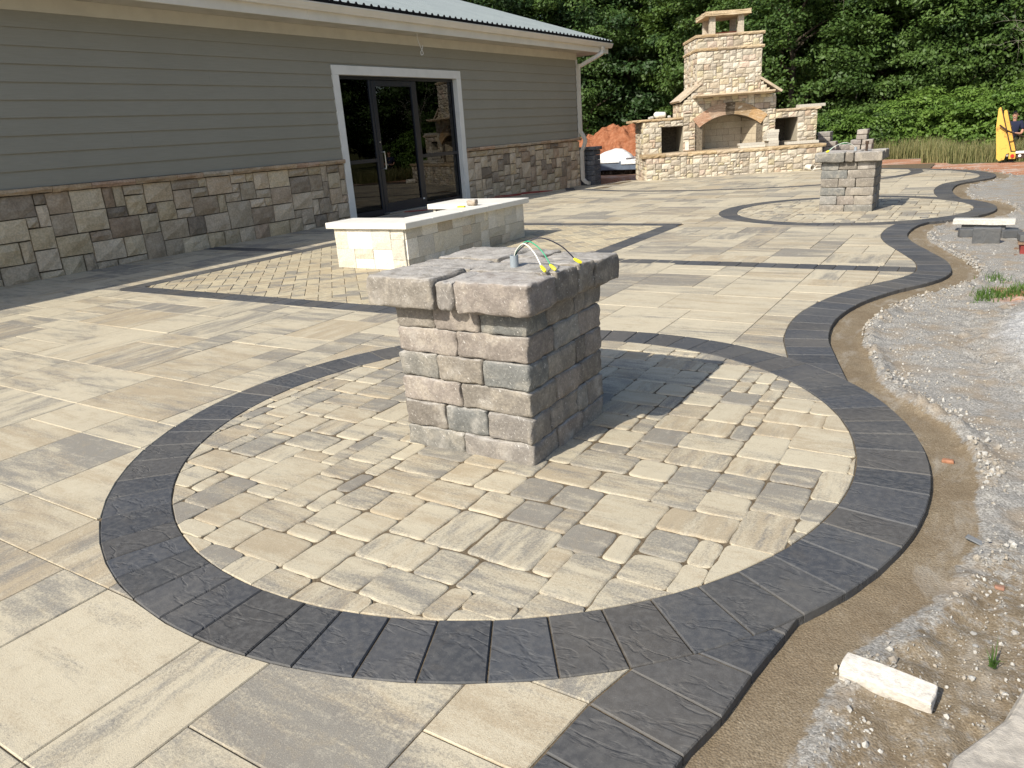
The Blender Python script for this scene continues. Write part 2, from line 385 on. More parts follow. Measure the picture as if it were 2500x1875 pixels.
OUTER = np.vstack([SP[:-8], arc(C1, R_OUT, -31, 43.5), E1[8:-8], arc(C2, R_OUT, -44, 42.5), E2[8:]])
def seg_dist(P, L):
    """signed distance of points P to polyline L (positive to the right of its run)"""
    P = np.atleast_2d(P); A, B = L[:-1], L[1:]; D = B-A; LL = (D**2).sum(1)
    best = np.full(len(P), 1e9); sg = np.zeros(len(P))
    for k in range(0, len(P), 4000):
        q = P[k:k+4000, None, :]-A[None]; t = np.clip((q*D).sum(2)/LL, 0, 1)
        w = q-t[..., None]*D; d = np.hypot(w[..., 0], w[..., 1]); j = d.argmin(1); r = np.arange(len(j))
        cr = D[j, 0]*q[r, j, 1]-D[j, 1]*q[r, j, 0]
        best[k:k+4000] = d[r, j]; sg[k:k+4000] = np.where(cr > 0, -1, 1)
    return best*sg
def f_out_circle(c, r): return lambda P: np.hypot(P[:, 0]-c[0], P[:, 1]-c[1])-r
def f_in_circle(c, r): return lambda P: r-np.hypot(P[:, 0]-c[0], P[:, 1]-c[1])
def f_left_of(L, off=0.): return lambda P: -seg_dist(P, L)-off
def f_out_rect(x0, x1, y0, y1):
    def f(P):
        dx = np.maximum(x0-P[:, 0], P[:, 0]-x1); dy = np.maximum(y0-P[:, 1], P[:, 1]-y1); return np.maximum(dx, dy)
    return f
def f_in_rect(*a): g = f_out_rect(*a); return lambda P: -g(P)
def area(p): x, y = p[:, 0], p[:, 1]; return .5*float(np.dot(x, np.roll(y, -1))-np.dot(y, np.roll(x, -1)))
def simplify(p, tol=.0015):
    keep = list(range(len(p))); ch = True
    while ch and len(keep) > 4:
        ch = False
        for k in range(len(keep)):
            a, b, c = p[keep[k-1]], p[keep[k]], p[keep[(k+1) % len(keep)]]
            ac = c-a; L = math.hypot(*ac)
            if L < 1e-6 or abs(ac[0]*(b-a)[1]-ac[1]*(b-a)[0])/L < tol: keep.pop(k); ch = True; break
    return p[keep]
def clip(poly, f, ds=.035, amin=.0006, tmin=.006):
    """parts of a simple polygon where f >= 0; the cut follows the curve f = 0"""
    v = f(poly)
    pts = []
    for a, b in zip(poly, np.roll(poly, -1, 0)):
        n = max(1, int(np.hypot(*(b-a))/ds)); pts += [a+(b-a)*i/n for i in range(n)]
    P = np.array(pts); v = f(P)
    if (v >= 0).all(): return [poly]
    if (v < 0).all(): return []
    n = len(P); out = []; start = [i for i in range(n) if v[i-1] < 0 <= v[i]]
    for s in start:
        ch = []; a, b = P[s-1], P[s]; ch.append(a+(b-a)*(-v[s-1])/(v[s]-v[s-1])); i = s
        while v[i % n] >= 0: ch.append(P[i % n]); i += 1
        a, b = P[(i-1) % n], P[i % n]; va, vb = v[(i-1) % n], v[i % n]; ch.append(a+(b-a)*va/(va-vb))
        e, st = ch[-1], ch[0]; m = int(np.hypot(*(st-e))/ds); 
        if m > 0:
            Q = np.array([e+(st-e)*k/(m+1) for k in range(1, m+1)])
            for _ in range(4):
                q0 = f(Q); h = 1e-4; gx = (f(Q+[h, 0])-q0)/h; gy = (f(Q+[0, h])-q0)/h; g2 = np.maximum(gx*gx+gy*gy, .05)
                st_ = np.c_[gx*q0/g2, gy*q0/g2]; Q = Q-np.clip(st_, -.08, .08)
            ch += list(Q)
        p = simplify(np.array(ch))
        per = np.hypot(*(np.roll(p, -1, 0)-p).T).sum()
        if abs(area(p)) > amin and 2*abs(area(p))/per > tmin: out.append(p if area(p) > 0 else p[::-1])
    return out
def clip_all(poly, fs):
    cur = [poly]
    for f in fs:
        nx = []
        for p in cur: nx += clip(p, f)
        cur = nx
        if not cur: break
    return cur
def offset(p, d):
    """inset a CCW polygon by d"""
    a = np.roll(p, 1, 0); b = np.roll(p, -1, 0); e1 = p-a; e2 = b-p
    e1 /= np.maximum(np.hypot(e1[:, 0], e1[:, 1]), 1e-7)[:, None]; e2 /= np.maximum(np.hypot(e2[:, 0], e2[:, 1]), 1e-7)[:, None]
    n1 = np.c_[-e1[:, 1], e1[:, 0]]; n2 = np.c_[-e2[:, 1], e2[:, 0]]; m = n1+n2; L = np.maximum(np.hypot(m[:, 0], m[:, 1]), .5); m = m/L[:, None]
    k = np.clip(1/np.maximum((m*n1).sum(1), .4), 1, 1.8); return p+m*(d*k)[:, None]
def prism(p, z, th, rings):
    """rings: list of (inset, drop) from the outer edge up to the top"""
    n = len(p); V = []; Fc = []; cx, cy = p.mean(0); tx, ty = rnd.uniform(-.004, .004), rnd.uniform(-.004, .004)
    zz = lambda q: z+tx*(q[:, 0]-cx)+ty*(q[:, 1]-cy)+dip(q[:, 0], q[:, 1])
    V += [(x, y, h) for x, y, h in zip(p[:, 0], p[:, 1], zz(p)-th)]
    for ins, dr in rings:
        q = offset(p, ins); V += [(x, y, h-dr) for x, y, h in zip(q[:, 0], q[:, 1], zz(q))]
    for r in range(len(rings)):
        for k in range(n): Fc.append((r*n+k, r*n+(k+1) % n, (r+1)*n+(k+1) % n, (r+1)*n+k))
    Fc.append(tuple(range(len(rings)*n, (len(rings)+1)*n))); return V, Fc
def rounded_rect(x0, y0, w, h, r, wob=.0, n=3):
    pts = []
    for cx, cy, a in ((x0+w-r, y0+r, -90), (x0+w-r, y0+h-r, 0), (x0+r, y0+h-r, 90), (x0+r, y0+r, 180)):
        rr = r*rnd.uniform(.8, 1.25)
        for k in range(n+1):
            t = math.radians(a+90*k/n); pts.append((cx+rr*math.cos(t)+(r-rr)*math.copysign(1, math.cos(math.radians(a+45)))*.0, cy+rr*math.sin(t)))
    out = []; P = np.array(pts)
    for a, b in zip(P, np.roll(P, -1, 0)):
        out.append(a); L = np.hypot(*(b-a))
        if L > .05:
            m = max(1, int(L/.06)); nn = np.array([-(b-a)[1], (b-a)[0]])/L
            for k in range(1, m+1): out.append(a+(b-a)*k/(m+1)+nn*rnd.uniform(-wob, wob))
    return np.array(out)
def pack(nx, ny, sizes, rng, mask=None):
    occ = np.zeros((nx, ny), bool)
    if mask is not None:
        for i in range(nx):
            for j in range(ny):
                if not mask(i, j): occ[i, j] = True
    out = []
    cells = [(i, j) for j in range(ny) for i in range(nx)]
    for i, j in cells:
        if occ[i, j]: continue
        opt = []
        for w, h, wt in sizes:
            if i+w <= nx and j+h <= ny and not occ[i:i+w, j:j+h].any(): opt.append((w, h, wt))
        if not opt: opt = [(1, 1, 1)]
        t = rng.uniform(0, sum(o[2] for o in opt))
        for w, h, wt in opt:
            t -= wt
            if t <= 0: break
        occ[i:i+w, j:j+h] = True; out.append((i, j, w, h))
    return out
def lay(items, parent, name, mat, th, rings, z=0., limit=300):
    """items: (poly, pc). The ones that show largest become parts, the rest one part of kind stuff"""
    def score(p):
        c = np.array([[p[:, 0].mean(), p[:, 1].mean(), 0.]]); q = project(c)[0]
        if not shown(np.c_[p, np.zeros(len(p))], 20): return -1
        d = max(q[2], .3); return abs(area(p))/d**3
    sc = [(score(it[0]), k) for k, it in enumerate(items)]; sc.sort(reverse=True); rest = Acc()
    for r, (s, k) in enumerate(sc):
        p, c = items[k][:2]; V, Fc = prism(p, z+rnd.uniform(-.0012, .0012), th, items[k][2] if len(items[k]) > 2 else rings)
        if s > 0 and r < limit: mesh(name, V, Fc, mat, parent, np.array(c, np.float32))
        else: rest.add(V, Fc, c)
    rest.obj(name+"_field", mat, parent, kind='stuff')

# ------------------------------------------------------------------ ground
def grid_axis(parts):
    out = []
    for a, b, s in parts: out += list(np.arange(a, b, s))
    out.append(parts[-1][1]); return np.array(out)
gx = grid_axis([(-900, -100, 80), (-100, -20, 8), (-20, -13, 1), (-13, -1.3, .6), (-1.3, 1.6, .03), (1.6, 5, .2), (5, 20, 1.5), (20, 100, 10), (100, 900, 100)])
gy = grid_axis([(-500, -50, 75), (-50, -4, 6), (-4, .6, .4), (.6, 9.5, .032), (9.5, 16, .06), (16, 30, .18), (30, 60, 2), (60, 200, 20), (200, 1500, 130)])
GX, GY = np.meshgrid(gx, gy, indexing='ij'); PX = np.c_[GX.ravel(), GY.ravel()]
OUTX = np.vstack([[(-.80, -60)], OUTER, [(-9, 29), (-9, 900)]])
near = (PX[:, 0] > -14)&(PX[:, 0] < 6)&(PX[:, 1] > -5)&(PX[:, 1] < 32)
e = np.full(len(PX), 5.); e[near] = seg_dist(PX[near], OUTX)
e[(PX[:, 1] > 25.5)&(PX[:, 0] < -3)] = 5
x, y = PX[:, 0], PX[:, 1]
nz = np.zeros(len(PX)); nf = np.zeros(len(PX)); idx = np.where(near&(e > -.3))[0]
for i in idx:
    nz[i] = fbm(x[i], y[i], 1.3, 3); nf[i] = fbm(x[i], y[i], 11, 4, 3.)
width = .17+.06*nz-.07*np.exp(-((y-4.55)/.25)**2)+.03*sstep((y-5)/.7)                                                  # width of the sand trench beside the edging
z = np.full(len(PX), -.12)
tr = sstep((e-width)/.07); z_tr = -.038+.004*nf-.03*np.clip(e-.1, 0, .3)
lip = np.exp(-((e-width-.07)/.06)**2)
z_out = -.035+.018*nz+.012*nf+lip*(.25+.75*sstep((y-2.6)/1.2))*(.03+.045*np.clip(nf, 0, 1)+.012*nz)
z_o = z_tr*(1-tr)+z_out*tr
inside = e < -.09; z = np.where(inside, -.12+dip(x, y)*1.15, np.where(near, z_o, -.04))
mr = np.hypot((x-1.75)/1.85, (y-6.3)/2.2); heap = np.clip(1-mr, 0, 1)
z = z+np.where(inside, 0, .62*sstep(heap*1.15)+.02*nf*(heap > 0))
far = sstep((y-24)/4); z = np.where(e > 4.9, -.06+.05*far, z)-.55*sstep((y-26)/2.6)*sstep((x+1.6)/1.2)
leftback = sstep((-2-x)/4)*sstep((y-22)/2); z = z-.08*leftback*(e > 0)-.45*sstep((-9.5-x)/2)*sstep((y-24.6)/5)
a_sand = np.clip((1-tr)*1.0, 0, 1); a_sand = np.where(inside, 1, a_sand)*(y < 22.5)
lowc = sstep((3.7-y)/1.1)*(e > 0)
a_sand = np.maximum(a_sand, .62*lowc*np.exp(-((x-.0)/1.1)**2))
a_sand = a_sand*(1-.45*lowc*np.exp(-((e-.225-.05*nz)/.045)**2))
z = z+lowc*(.012*np.exp(-((e-.27-.05*nz)/.05)**2)+.010*nf*sstep((e-.2)/.1))
a_red = np.clip(sstep((y-(20.2+.0*x))/.8)*1.0, 0, 1)*(1-a_sand*(near)) ; a_red = np.where((x < -6)&(y > 18), 1, a_red)
a_red = np.maximum(a_red, .8*np.exp(-(((x-.25)/.25)**2+((y-7.75)/.5)**2)))
a_gr = sstep((y-24.6-3.2*sstep((-1.0-x)/.8))/.9); a_gr = np.where(x < -6, sstep((y-36)/3), a_gr)
colr = np.c_[a_sand, a_red*(1-a_gr), a_gr, np.clip(heap*3.2, 0, 1)]
nx_, ny_ = GX.shape; I = np.arange(nx_*ny_).reshape(nx_, ny_)
Fg = np.stack([I[:-1, :-1], I[1:, :-1], I[1:, 1:], I[:-1, 1:]], -1).reshape(-1, 4)
ground = mesh("ground", np.c_[x, y, z], Fg, MAT['ground'], None, colr, smooth=True, center=False, kind='structure')
def gz(px, py):
    i = np.searchsorted(gx, px); j = np.searchsorted(gy, py); return float(z.reshape(nx_, ny_)[min(i, nx_-1), min(j, ny_-1)])

# ------------------------------------------------------------------ patio
left_x = -11.97
bed = [p for p in (OUTER-[.06, 0])]
bed = np.array([(left_x, -.1)]+[tuple(p) for p in OUTER-[.05, 0] if p[1] < 24.6]+[(-4.6, 24.7), (-8.75, 21.7), (left_x, 22.9)])
res_x = np.arange(-12, .2, .3)
bv = []; bf = []
bxs = np.arange(left_x, .3, .25); bys = np.arange(-.1, 25, .25)
patio = empty("patio", (-6, 9, 0), kind='structure')
patio.matrix_world = Matrix.Identity(4)
acc = Acc()
for xx in bxs:
    for yy in bys:
        q = np.array([(xx, yy), (xx+.25, yy), (xx+.25, yy+.25), (xx, yy+.25)])
        if xx > -1.6:
            pr = clip(q, f_left_of(OUTX, .03))
        else: pr = [q]
        for p in pr:
            if yy > 20.5 and (p[:, 1].mean() > 23.4-(p[:, 0].mean()+12)*.58 if p[:, 0].mean() < -8.8 else p[:, 1].mean() > 21.7+(p[:, 0].mean()+8.8)*.6): continue
            k = len(acc.v); acc.add([(a, b, -.0075+float(dip(a, b))) for a, b in p], [tuple(range(len(p)))])
acc.obj("joint_sand", MAT['joint'], patio)

def fp_front(P):  # the slabs stop at the fireplace and at the dirt gap beside it
    th = math.radians(30); n = np.array([-math.sin(th), math.cos(th)]); d = (P-np.array([-9.0, 21.6]))@n
    gap = (23.5-P[:, 1])-(P[:, 0]+12)*.58
    return np.where(P[:, 0] < -8.85, np.minimum(gap, 5), np.maximum(-d+.02, -3))
BAND_Y0, BAND_Y1 = 8.48, 8.76
RECT = (-9.70, -4.25, 5.42, 12.12); RIN = (-9.42, -4.53, 5.69, 11.85)
G = .3175
gx0, gy0 = -2.8-29*G, 1.26-5*G
preset = [(0, -2, 2, 2), (2, -2, 1, 2), (3, -1, 2, 2), (3, -3, 2, 2), (5, 0, 2, 1), (5, -2, 2, 2), (5, 1, 2, 1), (-1, -2, 1, 2), (-3, -2, 2, 2), (-2, 0, 2, 1), (-4, 0, 2, 1), (-6, 1, 2, 2), (-4, 1, 2, 2),
          (-8, 4, 3, 2), (-8, 3, 2, 1), (-6, 0, 2, 1), (-5, -2, 2, 2), (2, -3, 1, 1)]
NX, NY = 38, 76
occ = {}
for i, j, w, h in preset:
    for a in range(w):
        for b in range(h): occ[(i+29+a, j+5+b)] = 1
rects = [(i+29, j+5, w, h) for i, j, w, h in preset]
rects += pack(NX, NY, [(3, 2, 5), (2, 2, 5), (2, 1, 4), (3, 1, 1.2), (1, 2, 1.6), (2, 3, 1.5), (1, 1, .5)], random.Random(11), lambda i, j: (i, j) not in occ)
dark_pick = random.Random(3)
def slab_tone(r):
    t = r.random()
    dk = r.uniform(.0, .25) if t < .32 else r.uniform(.25, .6) if t < .80 else r.uniform(.60, .88)
    tn = r.uniform(.1, .4) if r.random() < .55 else r.uniform(.4, .85)
    return (dk, tn, 0. if r.random() < .78 else 1., r.random())
items = []
for i, j, w, h in rects:
    x0, y0 = gx0+i*G, gy0+j*G; g = .0022
    x1, y1 = x0+w*G, y0+h*G
    if x0 < left_x: 
        if x1 < left_x+.05: continue
        x0 = left_x
    q = np.array([(x0+g, y0+g), (x1-g, y0+g), (x1-g, y1-g), (x0+g, y1-g)]); c = q.mean(0); fs = []
    if np.hypot(*(c-C1)) < 3.2: fs.append(f_out_circle(C1, R_OUT+.004))
    if np.hypot(*(c-C2)) < 3.2: fs.append(f_out_circle(C2, R_OUT+.004))
    if c[0] > -3.2: fs.append(f_left_of(OUTX, .316))
    if RECT[0]-1 < c[0] < RECT[1]+1 and RECT[2]-1 < c[1] < RECT[3]+1: fs.append(f_out_rect(RECT[0]-.003, RECT[1]+.003, RECT[2]-.003, RECT[3]+.003))
    elif BAND_Y0-1 < c[1] < BAND_Y1+1: fs.append(f_out_rect(-20, 5, BAND_Y0-.003, BAND_Y1+.003))
    if c[1] > 17 and abs(seg_dist(c[None], A3)[0]) < 1: fs.append(lambda P: np.abs(seg_dist(P, A3)-.14)-.143)
    if c[1] > 19.5: fs.append(fp_front)
    for p in clip_all(q, fs): items.append((p, slab_tone(dark_pick)))
lay(items, patio, "paver", MAT['slab'], .05, [(0, .004), (.0035, 0)])

SL = [(0.0619, 0.066, 0.0736), (0.0705, 0.0686, 0.0672), (0.0533, 0.0572, 0.0653), (0.0791, 0.0757, 0.0727), (0.0654, 0.0669, 0.0699), (0.0602, 0.0625, 0.0681)]
def slate_tone(): c = rnd.choice(SL); k = rnd.uniform(.85, 1.2); return (c[0]*k, c[1]*k, c[2]*k, rnd.random())
def ring_pieces(c, r0, r1, n0):
    out = []; t = 0; ang = []
    while t < 2*math.pi-.05: ang.append(t); t += rnd.choice([.21, .215, .19, .26, .225])/r1
    ang.append(2*math.pi)
    for a0, a1 in zip(ang[:-1], ang[1:]):
        g = .0028; m = 3; sh = rnd.uniform(-.004, .004)
        o = [(c[0]+r1*math.cos(a), c[1]+r1*math.sin(a)) for a in np.linspace(a0+g/r1, a1-g/r1, m)]
        i = [(c[0]+r0*math.cos(a), c[1]+r0*math.sin(a)) for a in np.linspace(a1-g/r0, a0+g/r0, m)]
        out.append((np.array(o+i), slate_tone()))
    return out
def cobbles(c, r, seed, mat):
    g = .1035; rr = random.Random(seed); n = int(2*r/g)+2; its = []
    for i, j, w, h in pack(n, n, [(3, 2, 4.5), (2, 3, 3), (2, 2, 6), (2, 1, .7), (1, 2, .7), (3, 3, .8)], rr):
        x0, y0 = c[0]-r-.1+i*g, c[1]-r-.06+j*g
        if math.hypot(x0+w*g/2-c[0], y0+h*g/2-c[1]) > r+.25: continue
        q = rounded_rect(x0+.0012, y0+.0012, w*g-.0024, h*g-.0024, rr.uniform(.021, .035), .0042)
        if area(q) < 0: q = q[::-1]
        t = rr.random(); dk = rr.uniform(0, .3) if t < .48 else rr.uniform(.35, .65) if t < .84 else rr.uniform(.75, 1.05)
        for p in clip(q, f_in_circle(c, r-.004), amin=.0014, tmin=.012):
            it = (p, (dk, rr.uniform(.15, .85), float(rr.random() < .25), rr.random()))
            its.append(it if p is q or len(p) == len(q) and np.allclose(p, q) else it+([(0, .0045), (.0025, .001), (.004, 0)],))
    return its
circles = []
for c, sd, lab in ((C1, 21, 'near'), (C2, 22, 'far')):
    cp = empty("paving_circle", (0, 0, 0), kind='structure')
    lay(cobbles(c, R_IN, sd, None), cp, "cobble", MAT['cobble'], .03, [(0, .0095), (.003, .0045), (.008, .0015), (.017, 0)])
    lay(ring_pieces(c, R_IN, R_OUT, 62), cp, "border_stone", MAT['slate'], .068, [(0, .005), (.004, 0)], z=.001)

# herringbone rectangle
hb = empty("herringbone_paving", (0, 0, 0), kind='structure')
W_, L_ = .155, .31; its = []; ca = math.cos(math.radians(45)); rr = random.Random(31); cx, cy = -7, 8.7
def rot45(q): q = np.asarray(q); return np.c_[cx+ca*q[:, 0]-ca*q[:, 1], cy+ca*q[:, 0]+ca*q[:, 1]]
for a in range(-34, 35):
    for b in range(-34, 35):
        k = (a-b) % 4
        if k == 0: r_ = (a*W_, b*W_, L_, W_)
        elif k == 2+1: r_ = (a*W_, b*W_, W_, L_)
        else: continue
        g = .002; q = rot45([(r_[0]+g, r_[1]+g), (r_[0]+r_[2]-g, r_[1]+g), (r_[0]+r_[2]-g, r_[1]+r_[3]-g), (r_[0]+g, r_[1]+r_[3]-g)])
        if abs(q[:, 0].mean()-cx) > 3 or abs(q[:, 1].mean()-cy) > 3.8: continue
        for p in clip(q, f_in_rect(RIN[0]+.003, RIN[1]-.003, RIN[2]+.003, RIN[3]-.003)):
            t = rr.random(); its.append((p, (rr.uniform(0, .4) if t < .65 else rr.uniform(.4, .85), rr.uniform(.1, .8), float(rr.random() < .3), rr.random())))
lay(its, hb, "brick_paver", MAT['herring'], .03, [(0, .006), (.005, 0)])
def band_pieces(x0, x1, y0, y1, along):
    out = []; t = x0 if along == 'x' else y0; T = x1 if along == 'x' else y1
    while t < T-.06:
        s = min(rnd.choice([.21, .20, .24, .19]), T-t)
        if along == 'x': q = [(t+.0025, y0), (t+s-.0025, y0), (t+s-.0025, y1), (t+.0025, y1)]
        else: q = [(x0, t+.0025), (x1, t+.0025), (x1, t+s-.0025), (x0, t+s-.0025)]
        out.append((np.array(q), slate_tone())); t += s
    return out
its = band_pieces(RECT[0], RECT[1], RECT[2], RIN[2], 'x')+band_pieces(RECT[0], RECT[1], RIN[3], RECT[3], 'x')
its += band_pieces(RECT[0], RIN[0], RIN[2]+.003, RIN[3]-.003, 'y')+band_pieces(RIN[1], RECT[1], RIN[2]+.003, RIN[3]-.003, 'y')
lay(its, hb, "border_stone", MAT['slate'], .05, [(0, .004), (.004, 0)], z=.001)

# edging along the outer curve, cross bands and the arc in front of the fireplace
edging = empty("patio_edging", (0, 0, 0), kind='structure')
def curve_pieces(L, w, ln=(.21, .2, .24, .19, .22), fs=()):
    d = np.r_[0, np.cumsum(np.hypot(*(np.diff(L, axis=0)).T))]; T = np.gradient(L, d, axis=0); T /= np.hypot(T[:, 0], T[:, 1])[:, None]
    N = np.c_[-T[:, 1], T[:, 0]]
    at = lambda s: (np.array([np.interp(s, d, L[:, 0]), np.interp(s, d, L[:, 1])]), np.array([np.interp(s, d, N[:, 0]), np.interp(s, d, N[:, 1])]))
    out = []; s = 0
    while s < d[-1]-.05:
        e_ = min(s+rnd.choice(ln), d[-1]); g = .0028; o = []; i = []
        for t in np.linspace(s+g, e_-g, 3):
            p, n = at(t); o.append(p); i.append(p+n*w)
        q = np.array(o+i[::-1]); q = q if area(q) > 0 else q[::-1]
        for p in clip_all(q, fs): out.append((p, slate_tone()))
        s = e_
    return out
oc1, oc2 = f_out_circle(C1, R_OUT+.003), f_out_circle(C2, R_OUT+.003)
its = curve_pieces(SP, .31, fs=(oc1,))+curve_pieces(E1, .31, fs=(oc1, oc2))+curve_pieces(E2, .31, fs=(oc2,))
lay(its, edging, "edging_stone", MAT['slate'], .068, [(0, .005), (.004, 0)], z=.0005)
its = []
for a, b in ((RECT[1]+.004, -.3), (left_x, RECT[0]-.004)):
    for p, c in band_pieces(a, b, BAND_Y0, BAND_Y1, 'x'):
        for q in (clip(p, f_left_of(OUTX, .316)) if a > -6 else [p]): its.append((q, c))
its += curve_pieces(A3, -.28, fs=(f_left_of(OUTX, .316), fp_front))
lay(its, edging, "band_stone", MAT['slate'], .05, [(0, .004), (.004, 0)], z=.001)

# ------------------------------------------------------------------ stone faces for walls
def stone_mesh(q, o, u, n, base, rough, rs, nx=3, nz=3, bulge=.01, jit=.006):
    """q = (s0, s1, z0, z1) on a face with origin o, unit vector u along it and outward normal n"""
    s0, s1, z0, z1 = q; V = []; Fc = []
    j = lambda a: a+rs.uniform(-jit, jit)
    c = [[j(s0), j(z0)], [j(s1), j(z0)], [j(s1), j(z1)], [j(s0), j(z1)]]
    for b in range(nz+1):
        for a in range(nx+1):
            fa, fb = a/nx, b/nz
            s = (c[0][0]*(1-fa)+c[1][0]*fa)*(1-fb)+(c[3][0]*(1-fa)+c[2][0]*fa)*fb
            z_ = (c[0][1]*(1-fa)+c[1][1]*fa)*(1-fb)+(c[3][1]*(1-fa)+c[2][1]*fa)*fb
            edge = a in (0, nx) or b in (0, nz)
            d = base+(rs.uniform(-.15, .35)*rough if edge else bulge+rs.uniform(.1, 1)*rough)
            if 0 < a < nx: s += rs.uniform(-.2, .2)*(s1-s0)/nx
            V.append((o[0]+u[0]*s+n[0]*d, o[1]+u[1]*s+n[1]*d, o[2]+z_))
    w = nx+1
    for b in range(nz):
        for a in range(nx): Fc.append((b*w+a, b*w+a+1, (b+1)*w+a+1, (b+1)*w+a))
    rim = [(a, 0) for a in range(nx)]+[(nx, b) for b in range(nz)]+[(a, nz) for a in range(nx, 0, -1)]+[(0, b) for b in range(nz, 0, -1)]
    k = len(V)
    for a, b in rim:
        p = V[b*w+a]; V.append((p[0]-n[0]*(base+.03), p[1]-n[1]*(base+.03), p[2]))
    R = len(rim)
    for i in range(R):
        a, b = rim[i], rim[(i+1) % R]; Fc.append((b[1]*w+b[0], a[1]*w+a[0], k+i, k+(i+1) % R))
    return V, Fc
def tri_flip(u, n):    # faces above are wound for u x z = outward
    return (u[1]*1*n[0]-u[0]*1*n[1]) < 0
class Wall:
    """collects stones of one thing; those that show largest become parts"""
    def __init__(s, parent, name, mat, limit=300): s.p, s.nm, s.m, s.lim, s.it = parent, name, mat, limit, []
    def face(s, o, u, n, W, Hh, g, sizes, palette, seed, mask=None, base=.02, rough=.02, gap=.006, z0=0, bulge=.01):
        rs = random.Random(seed); gw, gh = g; nx, nz = max(1, round(W/gw)), max(1, round(Hh/gh)); gw, gh = W/nx, Hh/nz
        mk = (lambda i, j: mask((i+.5)*gw, z0+(j+.5)*gh)) if mask else None
        for i, j, w, h in pack(nx, nz, sizes, rs, mk):
            q = (i*gw+gap, (i+w)*gw-gap, z0+j*gh+gap, z0+(j+h)*gh-gap)
            V, Fc = stone_mesh(q, o, u, n, base+rs.uniform(-.004, .008), rough, rs, 2 if w == 1 else 3, 2 if h == 1 else 3, bulge, min(.006, gap))
            if tri_flip(u, n): Fc = [f[::-1] for f in Fc]
            c = rs.choice(palette); k = rs.uniform(.74, 1.12)
            s.it.append((V, Fc, (c[0]*k, c[1]*k, c[2]*k, rs.random()), (q[1]-q[0])*(q[3]-q[2])))
    def done(s):
        sc = []
        for k, (V, Fc, c, ar) in enumerate(s.it):
            P = np.array(V); q = project(P.mean(0))[0]; sc.append((ar/max(q[2], 1)**2 if shown(P, 10) else -1, k))
        sc.sort(reverse=True); rest = Acc()
        for r, (v, k) in enumerate(sc):
            V, Fc, c, ar = s.it[k]
            if v > 0 and r < s.lim: mesh(s.nm, V, Fc, s.m, s.p, np.array(c, np.float32))
            else: rest.add(V, Fc, c)
        rest.obj(s.nm+"_remainder", s.m, s.p, kind='stuff')
PAL_WALL = [(0.695, 0.55, 0.38), (0.736, 0.605, 0.42), (0.663, 0.541, 0.389), (0.575, 0.439, 0.299), (0.712, 0.575, 0.412), (0.527, 0.403, 0.282), (0.72, 0.58, 0.389), (0.34, 0.272, 0.201), (0.733, 0.593, 0.431), (0.634, 0.498, 0.332), (0.513, 0.376, 0.258), (0.701, 0.553, 0.351), (0.477, 0.381, 0.274), (0.741, 0.604, 0.434)]
PAL_FIRE = [(.62, .54, .41), (.66, .59, .47), (.60, .52, .40), (.55, .47, .36), (.65, .585, .48), (.62, .53, .38), (.46, .405, .33), (.69, .63, .52), (.56, .44, .33), (.64, .52, .42), (.50, .44, .36), (.64, .56, .38), (.60, .54, .45), (.67, .61, .50), (.63, .56, .44)]
PAL_CHALK = [(0.749, 0.713, 0.616), (0.77, 0.734, 0.649), (0.738, 0.691, 0.583), (0.792, 0.756, 0.671), (0.749, 0.691, 0.561)]
SZ_WALL = [(2, 2, 6), (3, 2, 5), (2, 1, 2.2), (1, 1, .8), (3, 3, .8), (2, 3, 1), (1, 2, .7), (3, 1, .8)]
def ledge(parent, name, o, u, n, L, z0, h, depth, seed, mat, palette, over=.03, ln=(.45, .9), rough=.01, s0=0):
    rs = random.Random(seed); t = s0
    while t < L-.02:
        s = min(rs.uniform(*ln), L-t); 
        if L-t-s < .15: s = L-t
        V = []; Fc = []; m = max(3, int(s/.09)); dz = rs.uniform(-.003, .003)
        for k in range(m+1):
            a = t+.003+(s-.006)*k/m; r1, r2, r3 = [rs.uniform(-rough, rough) for _ in range(3)]
            for d, zz in ((-depth, z0), (over*.8+r1, z0+r3*.5), (over+.006+r2, z0+h*.5), (over+r2*.5, z0+h*.9), (over-.012, z0+h+r3*.2), (-depth, z0+h)):
                V.append((o[0]+u[0]*a+n[0]*d, o[1]+u[1]*a+n[1]*d, o[2]+zz+dz))
        for k in range(m):
            for b in range(6): Fc.append((k*6+b, (k+1)*6+b, (k+1)*6+(b+1) % 6, k*6+(b+1) % 6))
        Fc.append(tuple(range(6))[::-1]); Fc.append(tuple(range(m*6, m*6+6)))
        if tri_flip(u, n): Fc = [f[::-1] for f in Fc]
        c = rs.choice(palette); k_ = rs.uniform(.85, 1.12)
        mesh(name, V, Fc, mat, parent, np.array((c[0]*k_, c[1]*k_, c[2]*k_, rs.random()), np.float32)); t += s

